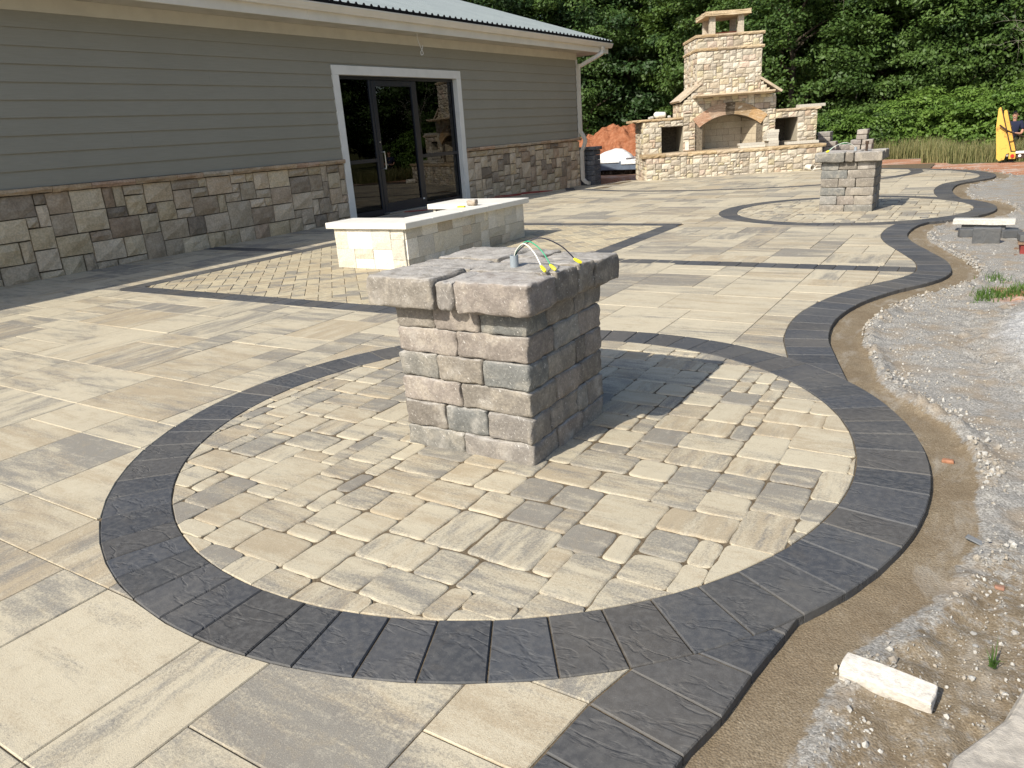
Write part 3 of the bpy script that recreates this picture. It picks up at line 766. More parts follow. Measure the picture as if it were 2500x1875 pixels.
# ------------------------------------------------------------------ building
WX = -12.0; DY0, DY1, DZ = 12.33, 16.94, 3.21; WY0, WY1 = -7.0, 23.55; WTOP = 3.74
bld = empty("building", (-18, 12, 0), label="long single-storey building with grey siding, stone base and pale metal roof", cat="building")
bld.matrix_world = Matrix.Identity(4)
uy, nx1 = (0, 1, 0), (1, 0, 0)
acc = Acc()
for a in (box(-12.35, WX-.02, WY0, DY0+.05, -.3, 4.0), box(-12.35, WX-.02, DY1-.05, WY1-.02, -.3, 4.0), box(-12.35, WX-.02, DY0+.05, DY1-.05, DZ-.1, 4.0),
          box(-24, -12.36, WY1-.3, WY1-.02, -.3, 4.0)): acc.add(*a, (.1, .1, .1, 0))
acc.obj("wall", MAT['mortar'], bld)
gab = Acc(); gab.add([(-12.0, WY1-.2, 4.0), (-24, WY1-.2, 4.0), (-24, WY1-.2, 8.0), (-12.0, WY1, 4.0), (-24, WY1, 4.0), (-24, WY1, 8.0)], [(0, 1, 2), (5, 4, 3), (0, 2, 5, 3)]); gab.obj("gable_wall", MAT['siding'], bld)
w = Wall(bld, "wall_stone", MAT['wallstone'])
PT, SZ = .155, SZ_WALL
w.face((WX, WY0, -.06), uy, nx1, DY0-WY0, 1.29, (.175, .161), SZ, PAL_WALL, 5, base=.03, rough=.034, bulge=.012, gap=.009)
w.face((WX, DY1, -.28), uy, nx1, WY1-DY1, 1.50, (.165, .15), SZ, PAL_WALL, 8, base=.03, rough=.034, bulge=.012, gap=.009)
w.face((WX, WY1, -.28), (-1, 0, 0), (0, 1, 0), 6, 1.5, (.2, .16), SZ, PAL_WALL, 9, base=.03, rough=.034, bulge=.012, gap=.009)
w.done()
PAL_LEDGE = [(0.567, 0.403, 0.25), (0.621, 0.468, 0.312), (0.513, 0.351, 0.225), (0.594, 0.39, 0.263), (0.54, 0.442, 0.325)]
ledge(bld, "ledge_stone", (WX, WY0, 0), uy, nx1, DY0-WY0-.0, 1.235, .085, .1, 3, MAT['ledge'], PAL_LEDGE, over=.10)
ledge(bld, "ledge_stone", (WX, DY1, 0), uy, nx1, WY1-DY1+.05, 1.235, .085, .1, 4, MAT['ledge'], PAL_LEDGE, over=.10)
# siding boards
nb = 10; ex = (WTOP-1.325)/nb
for k in range(nb):
    z0 = 1.325+k*ex; z1 = z0+ex+.02
    spans = [(WY0, DY0+.02), (DY1-.02, WY1)] if z0+ex < DZ-.01 else ([(WY0, WY1)] if z0 > DZ-.01 else [(WY0, DY0+.02), (DY1-.02, WY1)])
    if z0 < DZ < z0+ex: spans = [(WY0, WY1)]
    for a, b in spans:
        t = a
        while t < b-.01:
            s = min(rnd.choice([7.3, 9.0, 11.0]), b-t)
            if b-t-s < 3: s = b-t
            y0, y1 = t+.0004, t+s-.0004; zb = z0
            if k and z0 < DZ < z0+ex and y1 > DY0 and y0 < DY1: pass
            V = [(WX-.02, y0, zb), (WX+.030, y0, zb), (WX+.006, y0, z1), (WX-.02, y0, z1), (WX-.02, y1, zb), (WX+.030, y1, zb), (WX+.006, y1, z1), (WX-.02, y1, z1)]
            mesh("siding_board", V, [(0, 1, 2, 3)[::-1], (4, 5, 6, 7), (0, 4, 5, 1)[::-1], (1, 5, 6, 2)[::-1], (2, 6, 7, 3)[::-1], (3, 7, 4, 0)[::-1]], MAT['siding'], bld)
            t += s
mesh("corner_trim", *bbox(WX-.06, WX+.035, WY1-.04, WY1+.06, 1.33, WTOP), MAT['trim'], bld)
mesh("frieze_board", *bbox(WX+.0, WX+.032, WY0, WY1+.03, WTOP-.02, 3.925), MAT['frieze'], bld)
FX = -11.40; EY1 = 24.75
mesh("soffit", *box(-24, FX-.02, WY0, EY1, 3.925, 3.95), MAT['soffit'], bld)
t = WY0
for L in (3.66,)*9:
    b = min(t+L, EY1)
    if b-t > .05: mesh("fascia_board", *bbox(FX-.02, FX+.02, t+.002, b-.002, 3.905, 4.20), MAT['gutter'], bld)
    t = b
mesh("rake_board", [(-11.40, EY1, 3.91), (-24, EY1, 3.91+12.6*.34), (-24, EY1, 4.2+12.6*.34), (-11.40, EY1, 4.2), (-11.40, EY1+.03, 3.91), (-24, EY1+.03, 3.91+12.6*.34), (-24, EY1+.03, 4.2+12.6*.34), (-11.40, EY1+.03, 4.2)],
     [(0, 1, 2, 3), (7, 6, 5, 4), (0, 3, 7, 4), (0, 4, 5, 1), (3, 2, 6, 7)], MAT['gutter'], bld)
# gutter profile (ogee) extruded along y
prof = [(0.0, 4.075), (.075, 4.075), (.085, 4.10), (.105, 4.13), (.12, 4.165), (.135, 4.185), (.135, 4.21), (.125, 4.21), (.12, 4.195), (.01, 4.195), (0, 4.20)]
V = []; nP = len(prof); ys = [WY0, EY1+.12]
for yy in ys: V += [(FX+.022+a, yy, b) for a, b in prof]
Fc = [(k, (k+1) % nP, nP+(k+1) % nP, nP+k) for k in range(nP)]+[tuple(range(nP))[::-1], tuple(range(nP, 2*nP))]
mesh("gutter", V, [f[::-1] for f in Fc], MAT['gutter'], bld)
# metal roof: ribbed panels rising at .34
SLP = .34; EX = FX+.06
V = []; Fc = []; xs = [EX, -13.5, -16, -24]; rib = .229; k = 0; cross = []
yy = WY0
while yy < EY1+.18:
    cross += [(yy, 0), (yy+.15, 0), (yy+.17, .028), (yy+.195, .028), (yy+.215, 0)]; yy += rib
for xx in xs:
    V += [(xx, a, 4.285+(EX-xx)*SLP+h) for a, h in cross]
m_ = len(cross)
for i in range(len(xs)-1):
    for j in range(m_-1): Fc.append((i*m_+j, i*m_+j+1, (i+1)*m_+j+1, (i+1)*m_+j))
mesh("metal_roof", V, Fc, MAT['roof'], bld)
V = []
for z_ in (4.20, 4.233): V += [(EX-.03, WY0, z_), (EX-.03, EY1+.15, z_)]
acc = Acc(); acc.add(*box(EX-.03, EX+.004, WY0, EY1+.12, 4.2, 4.2945)); acc.obj("eave_shade_strip", MAT['black'], bld)  # black strip standing in for the dark underside of the roof overhang
yy = WY0; acc = Acc()
while yy < EY1+.1:
    acc.add([(EX+.005, yy+.145, 4.29), (EX+.005, yy+.225, 4.29), (EX+.005, yy+.185, 4.338), (EX-.03, yy+.145, 4.29), (EX-.03, yy+.225, 4.29), (EX-.03, yy+.185, 4.338)], [(0, 1, 2), (3, 5, 4), (0, 2, 5, 3), (1, 4, 5, 2)]); yy += rib
acc.obj("rib_shade", MAT['black'], bld)  # black teeth painting the shade under the roof ribs
acc = Acc(); acc.add(*box(-24, EX-.07, EY1+.1, EY1+.17, 4.18, 4.19)); 
# door opening: trim, frames, panes
tr = Acc()
door = empty("door_assembly", (0, 0, 0)); door.parent = bld
TW = .185
mesh("door_trim", *bbox(WX+.0, WX+.05, DY0, DY0+TW, -.02, DZ-TW-.002), MAT['trim'], bld)
mesh("door_trim", *bbox(WX+.0, WX+.05, DY1-TW, DY1, -.05, DZ-TW-.002), MAT['trim'], bld)
mesh("door_trim", *bbox(WX+.0, WX+.05, DY0, DY1, DZ-TW, DZ), MAT['trim'], bld)
mesh("door_reveal", *bbox(WX-.14, WX-.002, DY1-TW-.0, DY1-TW+.03, -.05, DZ-TW), MAT['trim'], bld)
mesh("door_reveal", *bbox(WX-.14, WX-.002, DY0+TW-.03, DY0+TW, -.05, DZ-TW), MAT['trim'], bld)
mesh("door_reveal", *bbox(WX-.14, WX-.002, DY0+TW, DY1-TW, DZ-TW, DZ-TW+.03), MAT['trim'], bld)
ax0, ax1 = WX-.15, WX-.08; ya, yb, zt = DY0+TW+.002, DY1-TW-.002, DZ-TW-.002
def fr(name, y0, y1, z0, z1, x0=ax0, x1=ax1, par=door, mat='darkmetal'): return mesh(name, *bbox(x0, x1, y0, y1, z0, z1, .004), MAT[mat], par)
fr("frame_bar", ya, ya+.06, .0, zt); fr("frame_bar", yb-.06, yb, .0, zt); fr("frame_bar", ya+.062, yb-.062, zt-.07, zt)
dy0, dy1 = 13.62, 15.16
fr("mullion", dy0-.07, dy0, .0, zt-.072); fr("mullion", dy1, dy1+.07, .0, zt-.072)
for a, b in ((ya+.062, dy0-.072), (dy1+.072, yb-.062)):
    fr("frame_bar", a, b, .0, .12); fr("frame_bar", a, b, 1.19, 1.27)
    for z0, z1 in ((.122, 1.188), (1.272, zt-.072)):
        mesh("glass_pane", *box(WX-.12, WX-.112, a+.002, b-.002, z0, z1), MAT['glass'], door)
leafd = mesh("door_leaf", *bbox(ax0+.01, ax1+.01, dy0+.006, dy0+.13, .04, zt-.08, .004), MAT['darkmetal'], door)
for q in ((dy1-.13, dy1-.006, .04, zt-.08), (dy0+.132, dy1-.132, .04, .24), (dy0+.132, dy1-.132, zt-.20, zt-.08)):
    mesh("door_rail", *bbox(ax0+.01, ax1+.01, *q, .004), MAT['darkmetal'], door)
mesh("glass_pane", *box(WX-.12, WX-.112, dy0+.132, dy1-.132, .242, zt-.202), MAT['glass'], door)
mesh("door_handle", *tube(smooth_path([(ax1+.01, dy0+.07, 1.03), (ax1+.09, dy0+.07, 1.03), (ax1+.10, dy0+.09, 1.05), (ax1+.10, dy0+.09, 1.38), (ax1+.09, dy0+.07, 1.40), (ax1+.01, dy0+.07, 1.40)], 4), .014), MAT['steel'], door, smooth=True)
mesh("lock_cylinder", *tube([(ax1+.008, dy0+.07, 1.62), (ax1+.022, dy0+.07, 1.62)], .018, 12), MAT['steel'], door)
mesh("threshold", *bbox(WX-.16, WX+.10, dy0-.05, dy1+.05, .002, .035, .006), MAT['steel'], bld)
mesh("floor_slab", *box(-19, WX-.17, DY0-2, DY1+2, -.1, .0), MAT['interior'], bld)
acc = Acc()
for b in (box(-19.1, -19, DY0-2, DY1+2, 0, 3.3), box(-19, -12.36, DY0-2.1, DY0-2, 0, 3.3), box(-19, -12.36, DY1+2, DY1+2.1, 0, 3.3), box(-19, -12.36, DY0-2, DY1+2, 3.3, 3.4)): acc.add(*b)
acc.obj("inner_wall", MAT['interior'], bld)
mesh("door_sticker", *box(ax1+.011, ax1+.0125, dy1-.10, dy1-.03, .20, .235), MAT['trim'], door)
# downspout: part of the building's gutter system
dpx = FX+.09; dY = WY1-.02
path = [(dpx, 24.15, 4.08), (dpx, 24.15, 3.95), (dpx-.06, 24.05, 3.84), (WX+.16, 23.62, 3.55), (WX+.10, dY, 3.42), (WX+.10, dY, 1.62), (WX+.10, dY+.01, 1.52), (WX+.22, dY+.03, 1.30), (WX+.24, dY+.03, 1.16), (WX+.16, dY, .94), (WX+.13, dY, .84), (WX+.13, dY, .06), (WX+.15, dY, -.04), (WX+.26, dY+.01, -.14), (WX+.38, dY+.01, -.17)]
def recttube(P, a, b):
    P = [Vector(p) for p in P]; V = []; Fc = []
    side = Vector((0, 1, 0))
    for i, p in enumerate(P):
        t = (P[min(i+1, len(P)-1)]-P[max(i-1, 0)]).normalized(); s = (side-t*side.dot(t)).normalized(); n = t.cross(s)
        for x_, y_ in ((-a, -b), (-a*.4, -b*1.06), (0, -b*.9), (a*.4, -b*1.06), (a, -b), (a, b), (-a, b)): V.append(tuple(p+s*x_+n*y_))
    n = 7
    for i in range(len(P)-1):
        for k in range(n): Fc.append((i*n+k, i*n+(k+1) % n, (i+1)*n+(k+1) % n, (i+1)*n+k))
    Fc.append(tuple(range(n))[::-1]); return V, Fc
mesh("downspout", *recttube(smooth_path(path, 3), .055, .05), MAT['gutter'], bld)
mesh("hanging_wire", *tube(smooth_path([(-11.62, 14.88, 3.93), (-11.62, 14.89, 3.80), (-11.60, 14.93, 3.66), (-11.60, 15.0, 3.56), (-11.60, 15.02, 3.50), (-11.60, 14.95, 3.47), (-11.60, 14.93, 3.53), (-11.60, 15.0, 3.60), (-11.60, 15.03, 3.68)], 5), .008, 5), MAT['trim'], None, smooth=True,
     label="pale loop of cable hanging from the soffit above the glass door", cat="cable")

# ------------------------------------------------------------------ fireplace (front turned 30 degrees)
TH = math.radians(30); FU = (math.cos(TH), math.sin(TH), 0); FN = (math.sin(TH), -math.cos(TH), 0); FA = (-9.0, 21.6)
def fw(s, d, z=0): return (FA[0]+FU[0]*s-FN[0]*d, FA[1]+FU[1]*s-FN[1]*d, z)
def fbox(s0, s1, d0, d1, z0, z1, b=0.):
    v, f = bbox(s0, s1, d0, d1, z0, z1, b) if b else box(s0, s1, d0, d1, z0, z1)
    return [fw(*p) for p in v], f
fp = empty("outdoor_fireplace", (0, 0, 0), label="tall tan stone fireplace with chimney, arched firebox and two wood boxes", cat="fireplace")
FB = (-FU[0], -FU[1], 0)
core = Acc()
for b in ((.21, 5.31, .02, .72, -.2, .64), (.22, .71, .72, 2.3, -.2, 1.66), (.71, 1.42, .74, 2.3, 1.46, 1.66), (.71, 1.42, 1.9, 2.3, .5, 1.5), (.71, 1.42, .7, 2.3, .4, .735),
          (4.83, 5.35, .72, 2.3, -.2, 1.69), (4.12, 4.83, .74, 2.3, 1.49, 1.69), (4.12, 4.83, 1.9, 2.3, .5, 1.5), (4.12, 4.83, .7, 2.3, .4, .835),
          (1.42, 1.98, .72, 2.3, .4, 2.12), (3.60, 4.12, .72, 2.3, .4, 2.12), (1.98, 3.60, 1.62, 2.3, .4, 2.12), (1.98, 3.60, .72, 2.3, .4, .735),
          (1.82, 3.66, .72, 2.6, 2.1, 3.86)): core.add(*fbox(*b))
# arch head and shoulders
ac, ar, sc_ = .26, 1.45, 2.79
aa = np.linspace(math.acos(min(1, .8/ar)), math.pi-math.acos(min(1, .8/ar)), 13)
arcp = [(sc_+ar*math.cos(t), ac+ar*math.sin(t)) for t in aa][::-1]
V = []; Fc = []
for d in (.72, 1.62):
    V += [fw(s, d, z_) for s, z_ in arcp]+[fw(s, d, 2.12) for s, z_ in arcp]
n = len(arcp)
for k in range(n-1): Fc += [(k, k+1, n+k+1, n+k), (2*n+k, 2*n+k+1, k+1, k)]
core.add(V, Fc)
for a, b in ((1.42, 1.82), (4.12, 3.66)):
    V = [fw(a, .72, 2.10), fw(b, .72, 2.10), fw(b, .72, 2.58), fw(a, 2.3, 2.10), fw(b, 2.3, 2.10), fw(b, 2.3, 2.58)]
    core.add(V, [(0, 1, 2), (5, 4, 3), (0, 2, 5, 3)])
core.obj("mortar_core", MAT['mortar'], fp)
SZ_F = [(2, 2, 5), (3, 2, 4.5), (1, 2, .5), (2, 1, 3.2), (1, 1, .8), (3, 1, 1.6)]
w = Wall(fp, "stone", MAT['fieldstone'], 300); w_face0 = w.face; w.face = lambda *a, **k: w_face0(*a, **{**dict(gap=.0055, rough=.018, bulge=.008), **k}); g = (.092, .083)
w.face(fw(.19, 0, -.12), FU, FN, 5.14, .75, g, SZ_F, PAL_FIRE, 1)
w.face(fw(.19, 2.3, -.2), (-FB[0]*0+FN[0], FN[1], 0), FB, 2.3, .92, (.11, .085), SZ_F, PAL_FIRE, 2)          # left side, hearth height
in_o = lambda a, b, c, d: (lambda s, z_: not (a < s < b and c < z_ < d))
w.face(fw(.2, .7, .72), FU, FN, 1.2, .93, g, SZ_F, PAL_FIRE, 3, mask=lambda s, z_: not (.51 < s and z_ < .72))
w.face(fw(.2, 2.3, .72), (FN[0], FN[1], 0), FB, 1.6, .93, (.1, .08), SZ_F, PAL_FIRE, 4)
w.face(fw(4.14, .7, .75), FU, FN, 1.23, .93, g, SZ_F, PAL_FIRE, 5, mask=lambda s, z_: not (s < .68 and z_ < .72))
w.face(fw(1.4, .7, .74), FU, FN, 2.74, 1.40, g, SZ_F, PAL_FIRE, 6, mask=lambda s, z_: not ((.56 < s < 2.22 and z_ < .70) or math.hypot(s+1.4-sc_, z_+.74-ac) < 1.60 and abs(s+1.4-sc_) < .98))
w.face(fw(1.4, 2.3, 1.7), (FN[0], FN[1], 0), FB, 1.6, .42, (.1, .08), SZ_F, PAL_FIRE, 7)
w.face(fw(1.8, .7, 2.13), FU, FN, 1.88, 1.36, g, SZ_F, PAL_FIRE, 8)
w.face(fw(1.8, .7, 3.57), FU, FN, 1.88, .285, g, SZ_F, PAL_FIRE, 9)
w.face(fw(1.8, 2.6, 2.3), (FN[0], FN[1], 0), FB, 1.9, 1.19, (.1, .08), SZ_F, PAL_FIRE, 10)
w.face(fw(1.8, 2.6, 3.57), (FN[0], FN[1], 0), FB, 1.9, .285, (.1, .08), SZ_F, PAL_FIRE, 11)
w.face(fw(1.42, .7, 2.12), FU, FN, .40, .45, g, SZ_F, PAL_FIRE, 12, mask=lambda s, z_: z_ < s*1.1+.02)
w.face(fw(3.67, .7, 2.12), FU, FN, .45, .45, g, SZ_F, PAL_FIRE, 13, mask=lambda s, z_: z_ < (.45-s)*1.1+.02)
w.done()
PAL_CAPF = [(.56, .42, .25), (.60, .47, .30), (.52, .38, .22), (.58, .46, .32)]
LD = MAT['ledge']
ledge(fp, "hearth_slab", fw(.08, 0, 0), FU, FN, 5.34, .635, .095, .72, 21, LD, PAL_CAPF, over=.06, ln=(.6, 1.1), rough=.014)
ledge(fp, "wing_cap", fw(-.12, .7, 0), FU, FN, 1.52, 1.655, .075, 1.62, 22, LD, PAL_CAPF, over=.06, ln=(.5, .9), rough=.012)
ledge(fp, "wing_cap", fw(4.15, .7, 0), FU, FN, 1.31, 1.685, .075, 1.62, 23, LD, PAL_CAPF, over=.06, ln=(.5, .9), rough=.012)
ledge(fp, "mantel", fw(1.68, .7, 0), FU, FN, 2.30, 2.225, .085, .05, 24, LD, PAL_CAPF, over=.46, ln=(5, 5), rough=.012)
for z_, h_ in ((3.495, .08), (3.86, .08)):
    ledge(fp, "chimney_band", fw(1.74, .7, 0), FU, FN, 2.0, z_, h_, .1 if z_ < 3.6 else 1.95, 25, LD, PAL_CAPF, over=.06, ln=(.5, .9), rough=.01)
    ledge(fp, "chimney_band", fw(1.8, 2.65, 0), (FN[0], FN[1], 0), FB, 1.92, z_+.002, h_, .1, 26, LD, PAL_CAPF, over=.055, ln=(.5, .9), rough=.01)
def slab(name, s0, s1, d0, d1, z0, z1, pal, rough=.008, mat=None, par=None, seed=1, fr=fw, **kw):
    rs = random.Random(seed); bm = bmesh.new(); bmesh.ops.create_cube(bm, size=1)
    for v in bm.verts: v.co = Vector(((s0+s1)/2+v.co.x*(s1-s0), (d0+d1)/2+v.co.y*(d1-d0), (z0+z1)/2+v.co.z*(z1-z0)))
    bmesh.ops.subdivide_edges(bm, edges=bm.edges[:], cuts=4, use_grid_fill=True)
    for v in bm.verts:
        v.co += Vector([rs.uniform(-rough, rough) for _ in range(3)])*(1.0)
    V = [fr(*v.co) for v in bm.verts]; Fc = [tuple(x.index for x in q.verts) for q in bm.faces]; bm.free()
    c = rs.choice(pal); return mesh(name, V, Fc, mat or LD, par, np.array((*c, rs.random()), np.float32), **kw)
slab("chimney_cap", 2.02, 3.33, .68, 2.05, 4.425, 4.545, PAL_CAPF, .012, par=fp)
for k, (a, b) in enumerate(((2.18, .82), (3.0, .82), (2.18, 1.72), (3.0, 1.72))):
    slab("cap_pillar", a, a+.165, b, b+.165, 3.935, 4.43, [(.56, .50, .40)], .004, par=fp, seed=k)
mesh("flue_tile", *fbox(2.3, 3.1, 1.1, 1.8, 3.9, 4.02, .01), simple("terracotta_flue", (.30, .12, .08), .8, .2), fp)
for a, b, k in ((1.30, 1.95, 1), (4.27, 3.63, 2)):
    z0, z1 = (2.14, 2.62) if k == 1 else (2.24, 2.65)
    V = []
    for d in (.64, 2.25):
        for s, z_ in ((a, z0), (b, z1), (b+(-.045 if k == 1 else .045), z1+.05), (a+(-.045 if k == 1 else .045), z0+.05)): V.append(fw(s, d, z_))
    mesh("shoulder_slab", V, [(0, 1, 2, 3), (7, 6, 5, 4), (0, 4, 5, 1), (1, 5, 6, 2), (2, 6, 7, 3), (3, 7, 4, 0)], LD, fp, np.array((.60, .50, .38, .4), np.float32))
# voussoirs
vc = [(.50, .30, .20), (.46, .33, .24), (.13, .10, .07), (.42, .30, .18), (.56, .36, .18)]
edges = [math.radians(q) for q in (128.5, 112, 95, 85, 68, 51.5)]
for k in range(5):
    a0, a1 = edges[k], edges[k+1]; r0, r1 = ar+.003, 1.76+(.0 if k in (0, 4) else .03); V = []; Fc = []
    m_ = 4
    for d in (.655, .8):
        for rr_ in (r0, r1):
            for i in range(m_+1):
                t = a0+(a1-a0)*i/m_-(.004 if i == m_ else -.004 if i == 0 else 0); V.append(fw(sc_+rr_*math.cos(t), d+rnd.uniform(-.004, .004), ac+rr_*math.sin(t)))
    q = m_+1
    for i in range(m_): Fc += [(i, q+i, q+i+1, i+1)[::-1], (i, i+1, 2*q+i+1, 2*q+i)[::-1], (q+i+1, q+i, 3*q+i, 3*q+i+1)[::-1]]
    Fc += [(0, 2*q, 3*q, q)[::-1], (m_, q+m_, 3*q+m_, 2*q+m_)[::-1]]
    mesh("arch_stone", V, Fc, MAT['ledge'], fp, np.array((*vc[k], rnd.random()), np.float32))
# firebox lining
PAL_FB = [(.50, .43, .32), (.52, .45, .34), (.47, .40, .30)]
w = Wall(fp, "fire_brick", MAT['brickfire'])
def brick_face(o, u, n, W, H_, bw, bh, seed):
    rs = random.Random(seed)
    for j in range(int(H_/bh)+1):
        s = -bw*.5 if j % 2 else 0.
        while s < W-.01:
            a, b = max(s, 0)+.003, min(s+bw, W)-.003; z0, z1 = j*bh+.003, min((j+1)*bh, H_)-.003
            if b-a > .03 and z1-z0 > .02:
                V, Fc = stone_mesh((a, b, z0, z1), o, u, n, .012, .0015, rs, 1, 1, .0, .0008)
                if tri_flip(u, n): Fc = [f[::-1] for f in Fc]
                c = rs.choice(PAL_FB); w.it.append((V, Fc, (*c, rs.random()), (b-a)*(z1-z0)))
            s += bw
bs0, bs1, bd = 2.22, 3.36, 1.5
brick_face(fw(bs0, bd, .74), FU, FN, bs1-bs0, 1.15, .37, .19, 1)
p0, p1 = fw(bs1, bd, .74), fw(3.62, .74, .74); uv = np.array(p1)-np.array(p0); L = np.linalg.norm(uv); uv /= L
brick_face(p0, tuple(uv), (uv[1]*-1, uv[0], 0) if (np.dot((uv[1]*-1, uv[0], 0), FB) > 0) else (uv[1], -uv[0], 0), L, 1.1, .37, .19, 2)
p0, p1 = fw(1.96, .74, .74), fw(bs0, bd, .74); uv = np.array(p1)-np.array(p0); L = np.linalg.norm(uv); uv /= L
nn = np.array((uv[1], -uv[0], 0)); nn = nn if np.dot(nn, FU) > 0 else -nn
brick_face(p0, tuple(uv), tuple(nn), L, 1.1, .37, .19, 3)
w.done()
mesh("firebox_floor", *fbox(1.99, 3.61, .74, 1.6, .736, .75), MAT['brickfire'], fp, np.array((.2, .17, .13, .3), np.float32))
acc = Acc()
for q in ((.712, .73, .78, 1.9, .735, 1.45), (1.40, 1.418, .71, 1.9, .735, 1.45), (4.125, 4.14, .71, 1.9, .835, 1.48), (4.812, 4.828, .71, 1.9, .835, 1.48)): mesh("wood_box_lining", *fbox(*q), MAT['brickfire'], fp, np.array((.42, .38, .30, .2), np.float32))
mesh("white_conduit_box", *fbox(1.46, 1.58, .66, .70, .76, 1.02, .01), MAT['whitepvc'], fp)
# loose things on the fireplace
PAL_LB = [(.56, .53, .46), (.60, .57, .50), (.52, .49, .43)]
def block_mesh(name, cx_, cy_, cz, L, W, Hh, rz=0, r=.018, amp=.004, seg=(7, 5, 4), col=(.2, .18, .16), mat=None, parent=None, fr=None, smooth=True, tilt=(0, 0), **kw):
    """tumbled block: rounded box with uneven faces"""
    sx, sy, sz = seg; V = []; Fc = []; idx = {}; sd = rnd.uniform(0, 100)
    hx, hy, hz = L/2, W/2, Hh/2; R = r
    def ticks(n, h):
        return [-h, -h+R*.45, -h+R]+[(-h+R)+(2*h-2*R)*k/n for k in range(1, n)]+[h-R, h-R*.45, h]
    tx, ty, tz = ticks(sx, hx), ticks(sy, hy), ticks(sz, hz)
    rot = Matrix.Rotation(rz, 3, 'Z')@Matrix.Rotation(tilt[0], 3, 'X')@Matrix.Rotation(tilt[1], 3, 'Y')
    def vid(i, j, k):
        key = (i, j, k)
        if key in idx: return idx[key]
        p = Vector((tx[i], ty[j], tz[k])); q = Vector((max(-hx+R, min(hx-R, p.x)), max(-hy+R, min(hy-R, p.y)), max(-hz+R, min(hz-R, p.z))))
        d = p-q; 
        if d.length > 1e-6: p = q+d.normalized()*R
        edge = (abs(p.x) > hx-R*1.3)+(abs(p.y) > hy-R*1.3)+(abs(p.z) > hz-R*1.3)
        nv = Vector((noise.noise(p*14+Vector((sd, 0, 0))), noise.noise(p*14+Vector((0, sd, 9))), noise.noise(p*14+Vector((5, 0, sd)))))
        n2 = Vector((noise.noise(p*55+Vector((sd, 2, 0))), noise.noise(p*55+Vector((0, sd, 4))), noise.noise(p*55+Vector((3, 0, sd)))))
        p = p+nv*amp*1.2+n2*amp*(1.35 if edge >= 2 else .45)
        p = rot@p+Vector((cx_, cy_, cz+hz)); p = fr(*p) if fr else tuple(p); V.append(p); idx[key] = len(V)-1; return idx[key]
    nx, ny, nz_ = len(tx)-1, len(ty)-1, len(tz)-1
    for i in range(nx):
        for j in range(ny):
            Fc.append((vid(i, j, 0), vid(i, j+1, 0), vid(i+1, j+1, 0), vid(i+1, j, 0))); Fc.append((vid(i, j, nz_), vid(i+1, j, nz_), vid(i+1, j+1, nz_), vid(i, j+1, nz_)))
        for k in range(nz_):
            Fc.append((vid(i, 0, k), vid(i+1, 0, k), vid(i+1, 0, k+1), vid(i, 0, k+1))); Fc.append((vid(i, ny, k), vid(i, ny, k+1), vid(i+1, ny, k+1), vid(i+1, ny, k)))
    for j in range(ny):
        for k in range(nz_):
            Fc.append((vid(0, j, k), vid(0, j, k+1), vid(0, j+1, k+1), vid(0, j+1, k))); Fc.append((vid(nx, j, k), vid(nx, j+1, k), vid(nx, j+1, k+1), vid(nx, j, k+1)))
    kk = rnd.uniform(.9, 1.1); c = (col[0]*kk, col[1]*kk, col[2]*kk, rnd.random())
    return mesh(name, V, Fc, mat or MAT['block'], parent, np.array(c, np.float32), smooth=smooth, **kw)
LB = lambda s0, s1, d0, d1, z0, z1, lab, **kw: block_mesh("paving_slab", (s0+s1)/2, (d0+d1)/2, z0, s1-s0, d1-d0, z1-z0, r=.006, amp=.001, seg=(2, 2, 1), col=rnd.choice(PAL_LB), mat=MAT['brickfire'], fr=fw, smooth=False, label=lab, cat="paving slab", **kw)
nm = ["lowest", "second lowest", "third from the bottom", "fourth from the bottom", "fifth from the bottom", "topmost"]
zz_ = .732
for k in range(6):
    h_ = .077; off = (0, .01, -.05, -.06, -.04, .0)[k]
    LB(3.83+off, 4.13+off*.3, .22, .62, zz_, zz_+h_-.002, f"{nm[k]} pale slab in the tall stack on the fireplace hearth", group="slabs stacked on the hearth"); zz_ += h_
LB(2.98, 3.70, .10, .38, .732, .800, "lower pale slab lying before the firebox mouth on the hearth", group="slabs stacked on the hearth")
LB(2.96, 3.69, .12, .40, .802, .868, "upper pale slab lying before the firebox mouth on the hearth", group="slabs stacked on the hearth")
LB(4.36, 5.28, .16, .44, .745, .82, "long pale slab on the hearth below the right-hand wood box", group="slabs stacked on the hearth")
LB(4.86, 5.62, .75, 1.1, 1.762, 1.845, "long pale slab lying on the cap of the higher fireplace wing", group="slabs stacked on the hearth")
